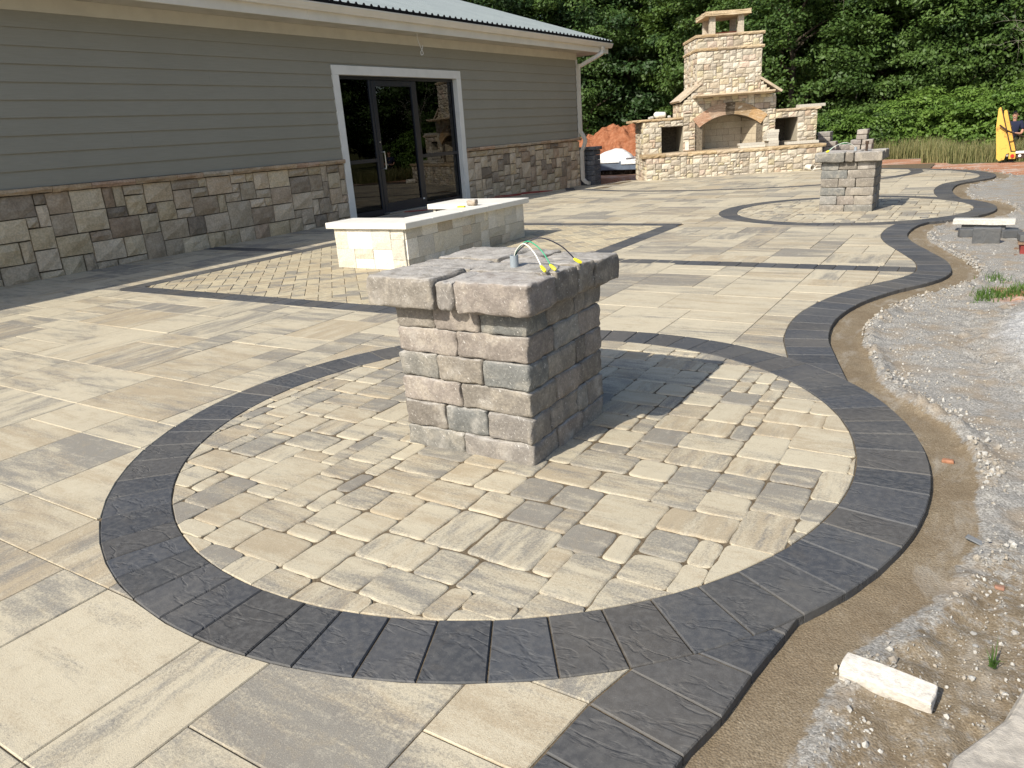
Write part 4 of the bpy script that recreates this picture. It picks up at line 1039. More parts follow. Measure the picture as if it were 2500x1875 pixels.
# white bucket and scraps on the left wing
V, Fc = tube([fw(.62, 1.0, 1.83), fw(.64, .98, 1.835), fw(.9, .9, 1.83), fw(.92, .9, 1.83)], [.085, .10, .085, .05], 14)
mesh("bucket", V, Fc, MAT['whitepvc'], None, smooth=True, label="small white bucket on its side on top of the fireplace wing", cat="bucket")
for k, (s, d, r) in enumerate(((.42, .85, .035), (.5, .9, .045), (1.02, .9, .04))):
    block_mesh("stone_scrap", s, d, 1.732, r*2.4, r*2, r*1.7, r=r*.6, amp=.008, seg=(1, 1, 1), col=(.5, .48, .44), mat=MAT['chalk'], fr=fw,
               label=("small flat scrap nearest the outer end of the fireplace wing", "grey scrap just outside the white bucket on the wing", "round scrap between the white bucket and the chimney")[k], cat="stone scrap", group="scraps on the fireplace wing")
def pipe(name, p0, p1, r, th, mat, **kw):
    p0, p1 = Vector(p0), Vector(p1); t = (p1-p0).normalized(); a = t.cross(Vector((0, 0, 1)) if abs(t.z) < .9 else Vector((1, 0, 0))).normalized(); b = a.cross(t); V = []; Fc = []; n = 18
    prof = [(p0, r), (p1, r), (p1, r-th), (p0, r-th)]
    for p, q in prof: V += [tuple(p+(a*math.cos(2*math.pi*k/n)+b*math.sin(2*math.pi*k/n))*q) for k in range(n)]
    for i in range(4):
        for k in range(n): Fc.append((i*n+k, ((i+1) % 4)*n+k, ((i+1) % 4)*n+(k+1) % n, i*n+(k+1) % n))
    return mesh(name, V, Fc, mat, None, smooth=False, **kw)
pp = unp = None
def ground_at(px, py, z=0.):
    d = (px-1250)/F_PX*R_-(py-937.5)/F_PX*U_+F_; t = (z-H_CAM)/d[2]; return d*t+[0, 0, H_CAM]
q = ground_at(1979, 416); pipe("pipe_offcut", (q[0]-.13, q[1]+.16, .085), (q[0]+.08, q[1]-.12, .085), .082, .012, MAT['whitepvc'], label="short piece of white pipe lying at the foot of the hearth", cat="pipe")

# ------------------------------------------------------------------ block piers (columns)
PAL_B = [(0.26, 0.235, 0.203), (0.22, 0.212, 0.191), (0.185, 0.188, 0.18), (0.292, 0.256, 0.227), (0.252, 0.232, 0.211), (0.214, 0.192, 0.167), (0.268, 0.26, 0.243), (0.237, 0.212, 0.18)]
def pier(x0, y0, label, seed, fine, far=False):
    rr = random.Random(seed); t = empty("block_pier", (x0+.41, y0+.41, 0), label=label, cat="pier", group="stone block piers waiting for lights")
    W = .82; zs = [-.03, .11, .255, .392, .533, .670, .795]
    P = lambda: rr.choice(PAL_B)
    sg = (7, 5, 4) if fine else (3, 2, 2)
    fr = lambda x, y, z_: (x-(x0+.41), y-(y0+.41), z_)
    for k in range(6):
        z0, z1 = zs[k], zs[k+1]; dpt = .205 if k % 2 else .27
        wid = rr.uniform(-.008, .008)
        if k % 2 == 0: fs, sd_ = [.0, .395, .82], [.0+.27, .56, .82]      # two long ones in front
        else: fs, sd_ = [.0, .265, .54, .82], [.0+.20, .50, .82]
        for rot in range(4):
            cuts = [f+(rr.uniform(-.012, .012) if 0 < f < .82 else 0) for f in fs] if rot in (0, 2) else [c for c in sd_]
            for a, b in zip(cuts[:-1], cuts[1:]):
                gp = .004; L = b-a-gp; dd = dpt-.005; j = rr.uniform(-.006, .006); h = z1-z0-.003
                if rot == 0: cx_, cy_, l_, w_ = x0+(a+b)/2, y0+dd/2+j, L, dd
                elif rot == 2: cx_, cy_, l_, w_ = x0+W-(a+b)/2, y0+W-dd/2+j, L, dd
                elif rot == 1:
                    bb = min(b, W-dpt); 
                    if bb-a < .05: continue
                    cx_, cy_, l_, w_ = x0+W-dd/2+j, y0+(a+bb)/2, dd, bb-a-gp
                else:
                    bb = min(b, W-dpt)
                    if bb-a < .05: continue
                    cx_, cy_, l_, w_ = x0+dd/2+j, y0+(a+bb)/2, dd, bb-a-gp
                block_mesh("block", cx_, cy_, z0+.001, l_, w_, h, rz=rr.uniform(-.008, .008), r=.017, amp=.0065, seg=sg, col=P(), parent=t, fr=fr)
    # cap of large blocks
    z0 = .797; H_ = .150
    cap = [(-.085, .355, -.105, .215), (.36, .475, -.10, .30), (.48, .905, -.105, .175), (.37, .90, .18, .41), (.40, .90, .415, .60), (.55, .91, .605, .90), (-.09, .355, .22, .50), (-.08, .35, .505, .90), (.355, .545, .605, .90)]
    if far: cap = [(-.10, .36, -.10, .2), (.365, .50, -.10, .2), (.505, .92, -.10, .2), (.56, .91, .205, .40), (.56, .91, .405, .60), (.56, .91, .605, .9), (-.09, .555, .205, .9)]
    for a, b, c, d in cap:
        block_mesh("cap_block", x0+(a+b)/2, y0+(c+d)/2, z0+rr.uniform(-.003, .003), b-a-.006, d-c-.006, H_+rr.uniform(-.006, .008), rz=rr.uniform(-.012, .012), r=.021, amp=.0075, seg=sg, col=P(), parent=t, fr=fr)
    mesh("rubble_fill", *[(lambda v, f: ([fr(*p) for p in v], f))(*box(x0+.15, x0+.67, y0+.15, y0+.67, .0, .80))][0], MAT['mortar'], t)
    return t
pier(-2.625, 2.93, "nearer tumbled block pier in the middle of the large paved circle", 4, True)
pier(-2.46, 13.65, "farther tumbled block pier in the smaller-looking paved circle", 9, False, True)
def wires(cx_, cy_, zt, ends, conduit, tag, s=1.):
    pipe("conduit_stub", (cx_, cy_, zt-.02), (cx_, cy_, zt+.058), .022, .004, MAT['pvc'], label=f"short grey conduit sticking up from the {tag} block pier", cat="conduit")
    nmz = {'white_wire': "white", 'green_wire': "green", 'black_wire': "dark"}
    for m_, (ex_, ey_), hgt in ends:
        P = smooth_path([(cx_, cy_, zt+.03), (cx_+(ex_-cx_)*.08, cy_+(ey_-cy_)*.08, zt+.08), (cx_+(ex_-cx_)*.4, cy_+(ey_-cy_)*.4, zt+hgt), (cx_+(ex_-cx_)*.75, cy_+(ey_-cy_)*.75, zt+hgt*.72), (ex_, ey_, zt+.022)], 6)
        dx, dy = (ex_-cx_), (ey_-cy_); L = math.hypot(dx, dy); dx, dy = dx/L, dy/L
        wt = empty("capped_wire", (0, 0, 0), label=f"{nmz[m_]} arched wire ending in a yellow nut on the {tag} pier", cat="wire", group="wires on top of the piers")
        mesh("wire", *tube(P, .0034*s, 6), MAT[m_], wt, smooth=True)
        mesh("wire_nut", *tube([(ex_-dx*.012, ey_-dy*.012, zt+.032), (ex_, ey_, zt+.024), (ex_+dx*.018, ey_+dy*.018, zt+.014), (ex_+dx*.028, ey_+dy*.028, zt+.009)], [.0055*s, .0085*s, .0095*s, .0065*s], 6), MAT['yellow'], wt)
wires(-2.035, 3.225, .955, [('white_wire', (-1.80, 3.10), .125), ('green_wire', (-1.77, 3.14), .135), ('black_wire', (-1.735, 3.33), .14)], 1, "nearer")
wires(-2.0, 13.95, .955, [('white_wire', (-2.36, 13.62), .14), ('green_wire', (-2.38, 13.66), .13)], 1, "farther", 1.4)
mesh("iron_pipe", *tube([(-1.83, 13.93, .93), (-1.83, 13.93, 1.05), (-1.83, 13.93, 1.055), (-1.83, 13.93, 1.10)], [.02, .02, .027, .027], 10), MAT['rust'], None, label="dark upright iron pipe stub standing on the farther pier", cat="pipe")

# ------------------------------------------------------------------ white limestone island (U-shaped, open towards the door)
isl = empty("stone_island", (-7, 9, 0), label="low U-shaped white limestone island with smooth pale cap slabs", cat="stone island")
isl.matrix_world = Matrix.Identity(4)
IX0, IX1, IY0, IY1 = -7.60, -6.38, 7.50, 10.45
acc = Acc()
for q in (box(IX0+.04, IX1-.04, IY0+.04, 7.88, 0, .53), box(-6.72, IX1-.04, 7.8, 10.3, 0, .53), box(IX0+.04, IX1-.04, 9.75, IY1-.04, 0, .53)): acc.add(*q)
acc.obj("mortar_core", MAT['mortar'], isl)
w = Wall(isl, "limestone_block", MAT['chalk']); SZI = [(2, 2, 3), (3, 2, 3), (3, 1, 3), (2, 1, 3), (4, 2, 2), (1, 1, .6), (4, 1, 1)]
w.face((IX0, IY0, 0), (1, 0, 0), (0, -1, 0), IX1-IX0, .53, (.115, .1325), SZI, PAL_CHALK, 3, rough=.011, gap=.0015, bulge=.004)
w.face((IX1, IY0, 0), (0, 1, 0), (1, 0, 0), IY1-IY0, .53, (.115, .1325), SZI, PAL_CHALK+[(.60, .52, .40)], 11, rough=.011, gap=.0015, bulge=.004)
w.face((IX0, 7.92, 0), (0, -1, 0), (-1, 0, 0), .42, .53, (.12, .1325), SZI, PAL_CHALK, 5, rough=.011, gap=.0015)
w.face((IX0, 10.45, 0), (0, -1, 0), (-1, 0, 0), .72, .53, (.12, .1325), SZI, PAL_CHALK, 6, rough=.011, gap=.0015)
w.done()
capm = simple("smooth_pale_cap", (.74, .72, .66), .6, .3, (6, (.68, .655, .59)), bump=(120, .2, .002))
for q in ((-7.70, -6.28, 7.42, 7.985), (-6.775, -6.28, 7.99, 8.66), (-6.775, -6.28, 8.665, 9.30), (-6.775, -6.28, 9.305, 9.68), (-7.70, -6.28, 9.685, 10.52)):
    mesh("cap_slab", *bbox(*q, .535, .615, .006), capm, isl)
block_mesh("stone_chip", -6.62, 9.42, .616, .15, .11, .09, r=.035, amp=.01, seg=(2, 2, 2), col=(.42, .34, .26), label="small brown stone chip sitting on the island cap", cat="stone chip")
block_mesh("sponge", -6.67, 9.2, .616, .12, .06, .02, r=.008, amp=.001, seg=(1, 1, 1), col=(.7, .6, .1), mat=MAT['yellow'], label="yellow sponge-like scrap beside the brown chip on the island", cat="scrap")
mesh("cord", *tube(smooth_path([(-11.75, 13.9, .02), (-11.3, 14.6, .012), (-11.2, 15.6, .012), (-11.45, 16.8, .0), (-11.0, 17.9, -.0), (-11.4, 18.8, -.02), (-10.9, 19.6, -.05), (-11.2, 18.4, -.02), (-11.6, 17.6, 0.0), (-11.3, 19.9, -.09)], 6), .013, 5), MAT['redcord'], None, smooth=True, label="dark red cord trailing along the paving below the building wall", cat="cord")

# ------------------------------------------------------------------ loose masonry by the edging
def prop_block(name, px, py, L, W, Hh, rz, col, lab, cat, z=0., tilt=(0, 0), r=.008, amp=.0015, mat='slate', seg=(3, 2, 2), **kw):
    q = ground_at(px, py, z); return block_mesh(name, q[0], q[1], z, L, W, Hh, rz=rz, r=r, amp=amp, seg=seg, col=col, mat=MAT[mat], tilt=tilt, label=lab, cat=cat, smooth=False, **kw)
SC = (.085, .09, .095)
def pb(name, x_, y_, z_, L, W, Hh, rz, col, lab, cat, tilt=(0, 0), r=.008, amp=.0015, mat='slate', **kw):
    return block_mesh(name, x_, y_, z_, L, W, Hh, rz=rz, r=r, amp=amp, seg=(3, 2, 2), col=col, mat=MAT[mat], tilt=tilt, label=lab, cat=cat, smooth=False, **kw)
pb("edging_stone_spare", .0, 10.68, -.045, .29, .07, .20, .0, SC, "upright charcoal block propped in front of the loose masonry pile", "block", tilt=(.12, .0), r=.014, amp=.003, group="spare blocks beside the edging")
pb("edging_stone_spare", -.21, 11.25, -.045, .20, .13, .105, .25, SC, "charcoal block peeking out behind the upright one, patio side", "block", r=.012, amp=.003, group="spare blocks beside the edging")
pb("edging_stone_spare", .24, 11.2, -.045, .24, .12, .10, .5, SC, "charcoal block lying behind the upright one, pallet side", "block", r=.012, amp=.003, group="spare blocks beside the edging")
pb("plank_slab", -.05, 11.75, .05, .70, .17, .075, -.05, (.62, .60, .55), "long whitish slab resting across the loose charcoal blocks", "slab", mat='chalk', r=.008, amp=.003)
pb("edging_stone_spare", -.05, 11.78, -.05, .5, .13, .098, -.05, SC, "dark block hidden under the long whitish slab", "block", r=.012, amp=.002, group="spare blocks beside the edging")
# pallet with a charcoal block on it
pal = empty("pallet", (0, 0, 0), label="weathered red painted pallet end beside the gravel with a block on it", cat="pallet")
for k, (a, b, c, d, e_, f_) in enumerate(((.28, 1.4, 9.82, 10.0, -.055, -.03), (.28, 1.4, 10.25, 10.4, -.055, -.03), (.33, .40, 9.86, 10.9, -.028, .075), (.8, .87, 9.86, 10.9, -.028, .075), (.30, 1.4, 9.84, 9.98, .077, .1), (.30, 1.4, 10.1, 10.24, .077, .1), (.30, 1.4, 10.36, 10.5, .077, .1))):
    mesh("pallet_board" if k not in (2, 3) else "pallet_bearer", *bbox(a, b, c, d, e_, f_, .004), MAT['redwood'] if k in (2, 3) else MAT['wood'], pal)
pb("edging_stone_spare", .43, 10.05, .101, .26, .28, .075, .1, SC, "charcoal block lying on the end of the red pallet", "block", r=.01, amp=.003, group="spare blocks beside the edging")
# pale cut slab in the foreground
a = ground_at(1500+1210*.4671, 1100+1125*.4671, -.03)
pb("cut_slab", -.098, 2.055, -.028, .25, .078, .05, -.13, (.66, .62, .56), "pale broken slab offcut lying on the sand near the corner", "slab", tilt=(.18, .02), mat='chalk', r=.006, amp=.004)
# flat stone in the corner
fs_ = np.array([(.235, 2.19), (.19, 2.03), (.135, 1.93), (.075, 1.82), (.055, 1.70), (.10, 1.45), (.5, 1.3), (.7, 1.9), (.5, 2.3)]); fs_ = fs_ if area(fs_) > 0 else fs_[::-1]
V, Fc = prism(fs_, .02, .08, [(0, .02), (.01, .004), (.02, 0)])
mesh("flagstone", V, Fc, MAT['ledge'], None, np.array((.50, .46, .40, .3), np.float32), label="large grey-tan flagstone lying in the bottom corner of the site", cat="flagstone")
# slate chip
pb("slate_chip", .115, 3.06, -.025, .11, .026, .006, -.5, (.16, .17, .18), "thin grey slate splinter on the gravel beside the circle", "stone chip", tilt=(.2, .1), r=.003, amp=.002)

# ------------------------------------------------------------------ things behind the patio
PAL_G = [(.155, .165, .18), (.13, .14, .155), (.18, .185, .20)]
pr = empty("block_pier", (0, 0, 0), label="dark grey block pier standing behind the building corner", cat="pier")
for k in range(7):
    for j in range(2):
        sp_ = .42 if (k+j) % 2 else .30
        block_mesh("block", -12.14+j*.31, 24.3, -.3+k*.17, .30, .5, .162, r=.02, amp=.004, seg=(2, 2, 1), col=rnd.choice(PAL_G), parent=pr, smooth=False)
for j in range(3): block_mesh("cap_block", -12.22+j*.24, 24.28, .892, .235, .62, .10, r=.015, amp=.004, seg=(2, 2, 1), col=PAL_G[2], parent=pr)
def heap_mesh(cx_, cy_, rx, ry, h, n, seed, amp, zb=-.15, pw=1.):
    V = []; Fc = []
    for i in range(n+1):
        for j in range(n+1):
            u_, v_ = i/n*2-1, j/n*2-1; r = math.hypot(u_, v_); hh = max(0, 1-r**1.6)**pw
            x_, y_ = cx_+u_*rx, cy_+v_*ry; nn = fbm(x_, y_, 1.3, 4, seed); n3 = noise.noise(Vector((x_*4, y_*4, seed)))
            V.append((x_, y_, zb+h*hh*(1+.14*nn)+amp*(.8*nn+.5*n3)*min(1, hh*4)))
    for i in range(n):
        for j in range(n): a = i*(n+1)+j; Fc.append((a, a+n+1, a+n+2, a+1))
    return V, Fc
mesh("dirt_heap", *heap_mesh(-16.0, 36.2, 5.2, 2.6, 2.3, 120, 2.2, .12, -.75, .8), MAT['redclay'], None, smooth=False, label="red clay dirt heap between the building and the fireplace", cat="dirt heap")
def stack(name, x_, y_, z0, cols, lab, pal_, dims, jitter=.02, cat="block stack"):
    t = empty(name, (x_, y_, z0), label=lab, cat=cat, group="stacks of spare blocks")
    for k, n in enumerate(cols):
        for j in range(n): block_mesh("block", (j-(n-1)/2)*dims[0]+rnd.uniform(-jitter, jitter), rnd.uniform(-jitter, jitter), k*dims[2], dims[0]-.01, dims[1], dims[2]-.006, r=.02, amp=.004, seg=(2, 1, 1), col=rnd.choice(pal_), parent=t, rz=rnd.uniform(-.04, .04))
    return t
q = ground_at(2028, 392, -.06); D_ = 27.5
PAL_S = [(.30, .28, .26), (.26, .24, .23), (.33, .30, .27)]
stack("block_stack", -4.85, 27.2, -.1, [2, 2, 2, 2, 2, 1, 1], "grey block stack rising just behind the hearth end", PAL_S, (.30, .35, .155)).scale = (1.35, 1.3, 1.0)
stack("block_stack", -3.75, 27.4, -.1, [2, 2, 2, 2, 2, 1, 1], "narrow stepped block stack behind the farther pier", PAL_S, (.26, .35, .155)).scale = (1.25, 1.2, 1.0)
stack("block_stack", -4.25, 27.6, -.1, [3, 3, 3, 3], "low block row between the two taller stacks", PAL_S, (.28, .35, .16))
pk = empty("wrapped_pallet", (0, 0, 0), label="blue-grey paver packs under clear white plastic by the dirt heap", cat="wrapped pallet")
mesh("wrapped_pack", *bbox(-16.100, -14.450, 32.900, 34.000, -0.320, 0.160, 0.020), MAT['greywrap'], pk)
mesh("wrapped_pack", *bbox(-14.680, -12.900, 32.800, 33.900, -0.320, 0.080, 0.020), MAT['greywrap'], pk)
mesh("plastic_cover", *bbox(-16.200, -14.350, 32.850, 34.100, 0.005, 0.210, 0.015), MAT['whitewrap'], pk)
mesh("plastic_cover", *bbox(-16.270, -15.870, 32.800, 33.900, -0.420, 0.200, 0.015), MAT['whitewrap'], pk)
mesh("plastic_cover", *bbox(-14.570, -12.800, 32.750, 34.000, -0.075, 0.130, 0.015), MAT['whitewrap'], pk)
mesh("plastic_bundle", *heap_mesh(-15.2, 33.5, .9, .5, .42, 16, 5.1, .05, .19, .6), MAT['whitewrap'], pk, smooth=True)
block_mesh("bearer", -15.0, 33.5, -.52, 1.6, .6, .17, r=.01, amp=.002, seg=(1, 1, 1), col=(.05, .04, .03), parent=pk)

# ------------------------------------------------------------------ yellow trailer tail and the person
YX, YY = .0, 24.6
tr_ = empty("equipment_trailer", (0, 0, 0), label="yellow equipment trailer tail with two tapered ramps folded upright", cat="trailer")
def plate(pts, y_, th, mat, name, par, yl=0.):
    n = len(pts); V = [(a, y_+yl*b, b) for a, b in pts]+[(a, y_+th+yl*b, b) for a, b in pts]
    Fc = [tuple(range(n)), tuple(range(n, 2*n))[::-1]]+[(k, n+k, n+(k+1) % n, (k+1) % n) for k in range(n)]
    return mesh(name, V, Fc, mat, par)
YM = MAT['machine']
plate([(-.02, .09), (.04, .03), (.16, .06), (.19, .20), (.30, .24), (-.045, 1.37), (-.07, 1.40), (-.11, 1.36), (-.115, .9), (-.03, .2)], YY, .045, YM, "ramp", tr_, .03)
plate([(.31, .26), (.40, .26), (.095, 1.29), (.06, 1.32), (.02, 1.30), (.03, 1.15)], YY+.32, .045, YM, "ramp", tr_, .03)
mesh("ramp_edge", *tube([(.305, YY-.01, .24), (-.04, YY+.03, 1.37)], .016, 6), MAT['rust'], tr_); mesh("ramp_edge", *tube([(.41, YY+.32, .26), (.10, YY+.36, 1.30)], .014, 6), MAT['rust'], tr_)
mesh("spring_arm", *tube([(-.04, YY-.06, .95), (.14, YY-.05, .80), (.42, YY+.2, .66), (.85, YY+.6, .48)], .022, 6), MAT['rust'], tr_)
mesh("crossbeam", *bbox(.20, .9, YY+.02, YY+.12, .10, .20, .01), MAT["rust"], tr_)
mesh("lamp_housing", *bbox(.255, .41, YY-.07, YY-.02, .07, .25, .012), YM, tr_)
mesh("tail_lamp", *tube([(.335, YY-.08, .155), (.335, YY-.105, .155)], .045, 16), MAT['redlens'], tr_)
mesh("side_lamp", *tube([(.22, YY-.03, .165), (.22, YY-.06, .165)], .028, 12), MAT['steel'], tr_)
mesh("light_bar", *bbox(.40, .62, YY-.08, YY-.03, .205, .27, .006), MAT['trim'], tr_)
mesh("reverse_lamp", *tube([(.50, YY-.03, .15), (.50, YY-.06, .15)], .035, 14), MAT['trim'], tr_)
mesh("bracket", *bbox(.42, .64, YY-.03, YY+.0, .08, .20, .006), MAT['rust'], tr_)
whl = empty("wheel", (.95, YY+.9, .22)); whl.parent = tr_
mesh("tyre", *tube([(-.1, 0, 0), (-.08, 0, 0), (.08, 0, 0), (.1, 0, 0)], [.24, .30, .30, .24], 20), MAT['rubber'], whl)
mesh("deck", *bbox(.75, 2.1, YY+.1, YY+3.2, .30, .38, .01), MAT["rust"], tr_)
mesh("support_foot", *bbox(.28, .38, YY+.02, YY+.1, -.06, .10, .006), MAT['rubber'], tr_)
def skin_mesh(name, verts, edges, radii, mat, par, sub=1, root=0):
    me = bpy.data.meshes.new(name); me.from_pydata(verts, edges, []); o = bpy.data.objects.new(name, me); COL.objects.link(o)
    md = o.modifiers.new("skin", 'SKIN'); me.skin_vertices  # layer made by the modifier below
    for k, r in enumerate(radii): me.skin_vertices[0].data[k].radius = r if isinstance(r, tuple) else (r, r)
    me.skin_vertices[0].data[root].use_root = True
    s = o.modifiers.new("sub", 'SUBSURF'); s.levels = sub; s.render_levels = sub
    me.materials.append(mat)
    if par: o.parent = par
    return o
pe = empty("person", (.33, 28.4, -.50), label="person in dark cap and navy polo standing behind the yellow ramps", cat="person")
pe.rotation_euler = (0, 0, math.radians(-12))
def limb(name, v, ed, rad, mat, sub=1, root=0):
    try: return skin_mesh(name, v, ed, rad, mat, pe, sub, root)
    except Exception as ex:
        print("skin fallback", name, ex); return None
def ensure_skin(me):
    if not me.skin_vertices: pass
def skin_mesh(name, verts, edges, radii, mat, par, sub=1, root=0):
    bm = bmesh.new(); lay_ = bm.verts.layers.skin.verify(); bv_ = []
    for p, r in zip(verts, radii):
        v = bm.verts.new(p); v[lay_].radius = r if isinstance(r, tuple) else (r, r); bv_.append(v)
    bv_[root][lay_].use_root = True
    for a, b in edges: bm.edges.new((bv_[a], bv_[b]))
    me = bpy.data.meshes.new(name); bm.to_mesh(me); bm.free(); o = bpy.data.objects.new(name, me); COL.objects.link(o)
    o.modifiers.new("skin", 'SKIN').use_smooth_shade = True
    s = o.modifiers.new("sub", 'SUBSURF'); s.levels = sub; s.render_levels = sub
    me.materials.append(mat)
    if par: o.parent = par
    return o
# trousers (legs and hips), shirt (torso and upper arms), skin (neck, head, forearms), cap, gloves
limb("trousers", [(0, 0, .95), (.10, 0, .88), (.11, .01, .50), (.115, .02, .10), (-.10, 0, .88), (-.11, -.02, .50), (-.115, -.03, .10)], [(0, 1), (1, 2), (2, 3), (0, 4), (4, 5), (5, 6)], [.13, .10, .075, .055, .10, .075, .055], MAT['pants'])
limb("shoe", [(.115, .03, .05), (.12, -.14, .035)], [(0, 1)], [.05, .045], MAT['rubber']); limb("shoe", [(-.115, -.02, .05), (-.13, -.19, .035)], [(0, 1)], [.05, .045], MAT['rubber'])
limb("polo_shirt", [(0, 0, .92), (0, 0, 1.12), (0, 0, 1.34), (0, 0, 1.42), (.18, 0, 1.40), (.245, -.02, 1.18), (-.18, 0, 1.40), (-.245, -.02, 1.18)], [(0, 1), (1, 2), (2, 3), (2, 4), (4, 5), (2, 6), (6, 7)], [(.15, .115), (.15, .12), (.165, .12), .07, .075, .062, .075, .062], MAT['cloth'])
body = limb("body", [(0, 0, 1.38), (0, -.01, 1.48), (0, -.02, 1.60), (0, -.02, 1.68)], [(0, 1), (1, 2), (2, 3)], [.055, .052, (.075, .092), (.068, .085)], MAT['skin'], 2)
limb("forearm", [(.245, -.02, 1.20), (.235, -.12, 1.07), (.08, -.27, 1.10)], [(0, 1), (1, 2)], [.045, .042, .03], MAT['skin']); limb("forearm", [(-.245, -.02, 1.20), (-.235, -.12, 1.07), (-.06, -.27, 1.12)], [(0, 1), (1, 2)], [.045, .042, .03], MAT['skin'])
for sgn in (1, -1):
    limb("glove", [(.07*sgn, -.275, 1.10), (.01*sgn, -.30, 1.115)], [(0, 1)], [.035, (.04, .025)], MAT['glove'])
    for k in range(4): limb("finger", [(.01*sgn, -.30, 1.135-.02*k), (-.035*sgn, -.315, 1.14-.022*k), (-.06*sgn, -.30, 1.135-.022*k)], [(0, 1), (1, 2)], [.010, .009, .008], MAT['glove'])
    limb("thumb", [(.035*sgn, -.29, 1.13), (.01*sgn, -.33, 1.155)], [(0, 1)], [.012, .010], MAT['glove'])
limb("cap", [(0, -.01, 1.70), (0, -.01, 1.735)], [(0, 1)], [(.085, .10), (.06, .075)], MAT['pants'], 2)
limb("cap_brim", [(0, -.08, 1.695), (0, -.16, 1.68)], [(0, 1)], [(.07, .012), (.055, .01)], MAT['pants'])
limb("nose", [(0, -.105, 1.61), (0, -.122, 1.585)], [(0, 1)], [.010, .015], MAT['skin'])
limb("beard", [(0, -.07, 1.535), (0, -.085, 1.55)], [(0, 1)], [(.045, .03), (.04, .02)], MAT['deadwood'])
for sgn in (1, -1):
    limb("eye", [(.03*sgn, -.098, 1.625), (.03*sgn, -.103, 1.625)], [(0, 1)], [.008, .006], MAT['black']); limb("ear", [(.078*sgn, -.01, 1.61), (.086*sgn, -.005, 1.585)], [(0, 1)], [.016, .012], MAT['skin'])
limb("chest_logo", [(-.07, -.122, 1.30), (-.03, -.124, 1.30)], [(0, 1)], [.008, .008], MAT['yellow'])

# ------------------------------------------------------------------ vegetation
def leaf_cards(P, N, size, rs, squash=.55):
    """P centres, N facing normals; returns verts, faces of folded leaf quads"""
    k = len(P); N = N/np.linalg.norm(N, axis=1)[:, None]; r = rs.normal(size=(k, 3)); A = np.cross(N, r); A /= np.linalg.norm(A, axis=1)[:, None]; B = np.cross(N, A)
    s = size*rs.uniform(.65, 1.35, (k, 1)); q = s*squash
    V = np.stack([P-A*s, P-B*q+N*q*.15, P+A*s, P+B*q+N*q*.15], 1).reshape(-1, 3); Fc = np.arange(4*k).reshape(-1, 4)
    return V, Fc
def crown_mesh(name, R, Hh, z0, nclump, per, size, seed, mat, clr=.62):
    rs = np.random.RandomState(seed); cl = []
    while len(cl) < nclump:
        p = rs.uniform(-1, 1, 3); r = np.linalg.norm(p)
        if r > 1 or r < .30: continue
        if rs.rand() > (r**1.2): continue
        w = 1+.30*noise.noise(Vector((p[0]*1.7+seed, p[1]*1.7, p[2]*1.9)))
        cl.append((p[0]*R*w, p[1]*R*w, z0+(p[2]*.5+.5)*Hh*(1+.08*(w-1)), r))
    cl = np.array(cl); n = nclump*per; idx_ = np.repeat(np.arange(nclump), per)
    cr = clr*rs.uniform(.6, 1.4, nclump)
    d = rs.normal(size=(n, 3)); d /= np.linalg.norm(d, axis=1)[:, None]; d *= (rs.uniform(0, 1, (n, 1))**.45)
    sc = np.array([1.0, 1.0, .42]); P = cl[idx_, :3]+d*sc*cr[idx_][:, None]
    out = P-np.array([0, 0, z0+Hh*.45]); out /= np.linalg.norm(out, axis=1)[:, None]
    N = out*.5+np.array([0, 0, .75])+rs.normal(size=(n, 3))*.55+d*.3
    V, Fc = leaf_cards(P, N, size, rs)
    tone = np.clip(rs.uniform(0, 1, nclump)[idx_]*.6+rs.uniform(0, .4, n), 0, 1)
    me = bpy.data.meshes.new(name); me.vertices.add(len(V)); me.vertices.foreach_set("co", V.ravel().astype(np.float32))
    me.loops.add(len(Fc)*4); me.loops.foreach_set("vertex_index", Fc.ravel().astype(np.int32)); me.polygons.add(len(Fc))
    me.polygons.foreach_set("loop_start", (np.arange(len(Fc))*4).astype(np.int32)); me.polygons.foreach_set("loop_total", np.full(len(Fc), 4, np.int32))
    me.update(calc_edges=True); at = me.attributes.new("pc", 'FLOAT_COLOR', 'POINT'); t4 = np.repeat(tone, 4)
    at.data.foreach_set("color", np.stack([t4, t4, t4, t4], 1).ravel().astype(np.float32)); me.materials.append(mat); return me
def trunk_mesh(name, Hh, r, seed, R):
    rs = random.Random(seed); acc = Acc()
    path = [(rs.uniform(-.1, .1)*k, rs.uniform(-.1, .1)*k, Hh*k/6) for k in range(7)]; path[0] = (0, 0, -.3)
    acc.add(*tube(path, [r*(1-.75*k/6) for k in range(7)], 9))
    for k in range(12):
        z_ = Hh*rs.uniform(.18, .85); a = rs.uniform(0, 6.28); L = R*rs.uniform(.55, .95)
        i = z_/Hh*6; b = path[min(int(i), 6)]; P = [(b[0], b[1], z_), (b[0]+math.cos(a)*L*.4, b[1]+math.sin(a)*L*.4, z_+L*.22), (b[0]+math.cos(a+.3)*L*.75, b[1]+math.sin(a+.3)*L*.75, z_+L*.38), (b[0]+math.cos(a+.2)*L, b[1]+math.sin(a+.2)*L, z_+L*.5)]
        acc.add(*tube(P, [r*.38, r*.25, r*.14, r*.04], 6))
    me = bpy.data.meshes.new(name); me.from_pydata(acc.v, [], acc.f); me.materials.append(MAT['bark']); return me
crowns = [crown_mesh("crown_a", 3.9, 10.5, .7, 210, 210, .082, 1, MAT['leaf_mid'], .85), crown_mesh("crown_b", 4.3, 9.6, .3, 230, 195, .088, 2, MAT['leaf_dark'], .9),
          crown_mesh("crown_c", 3.3, 8.0, .2, 190, 195, .076, 3, MAT['leaf_mid'], .7), crown_mesh("crown_d", 4.6, 12.5, 1.0, 250, 200, .092, 4, MAT['leaf_dark'], 1.0)]
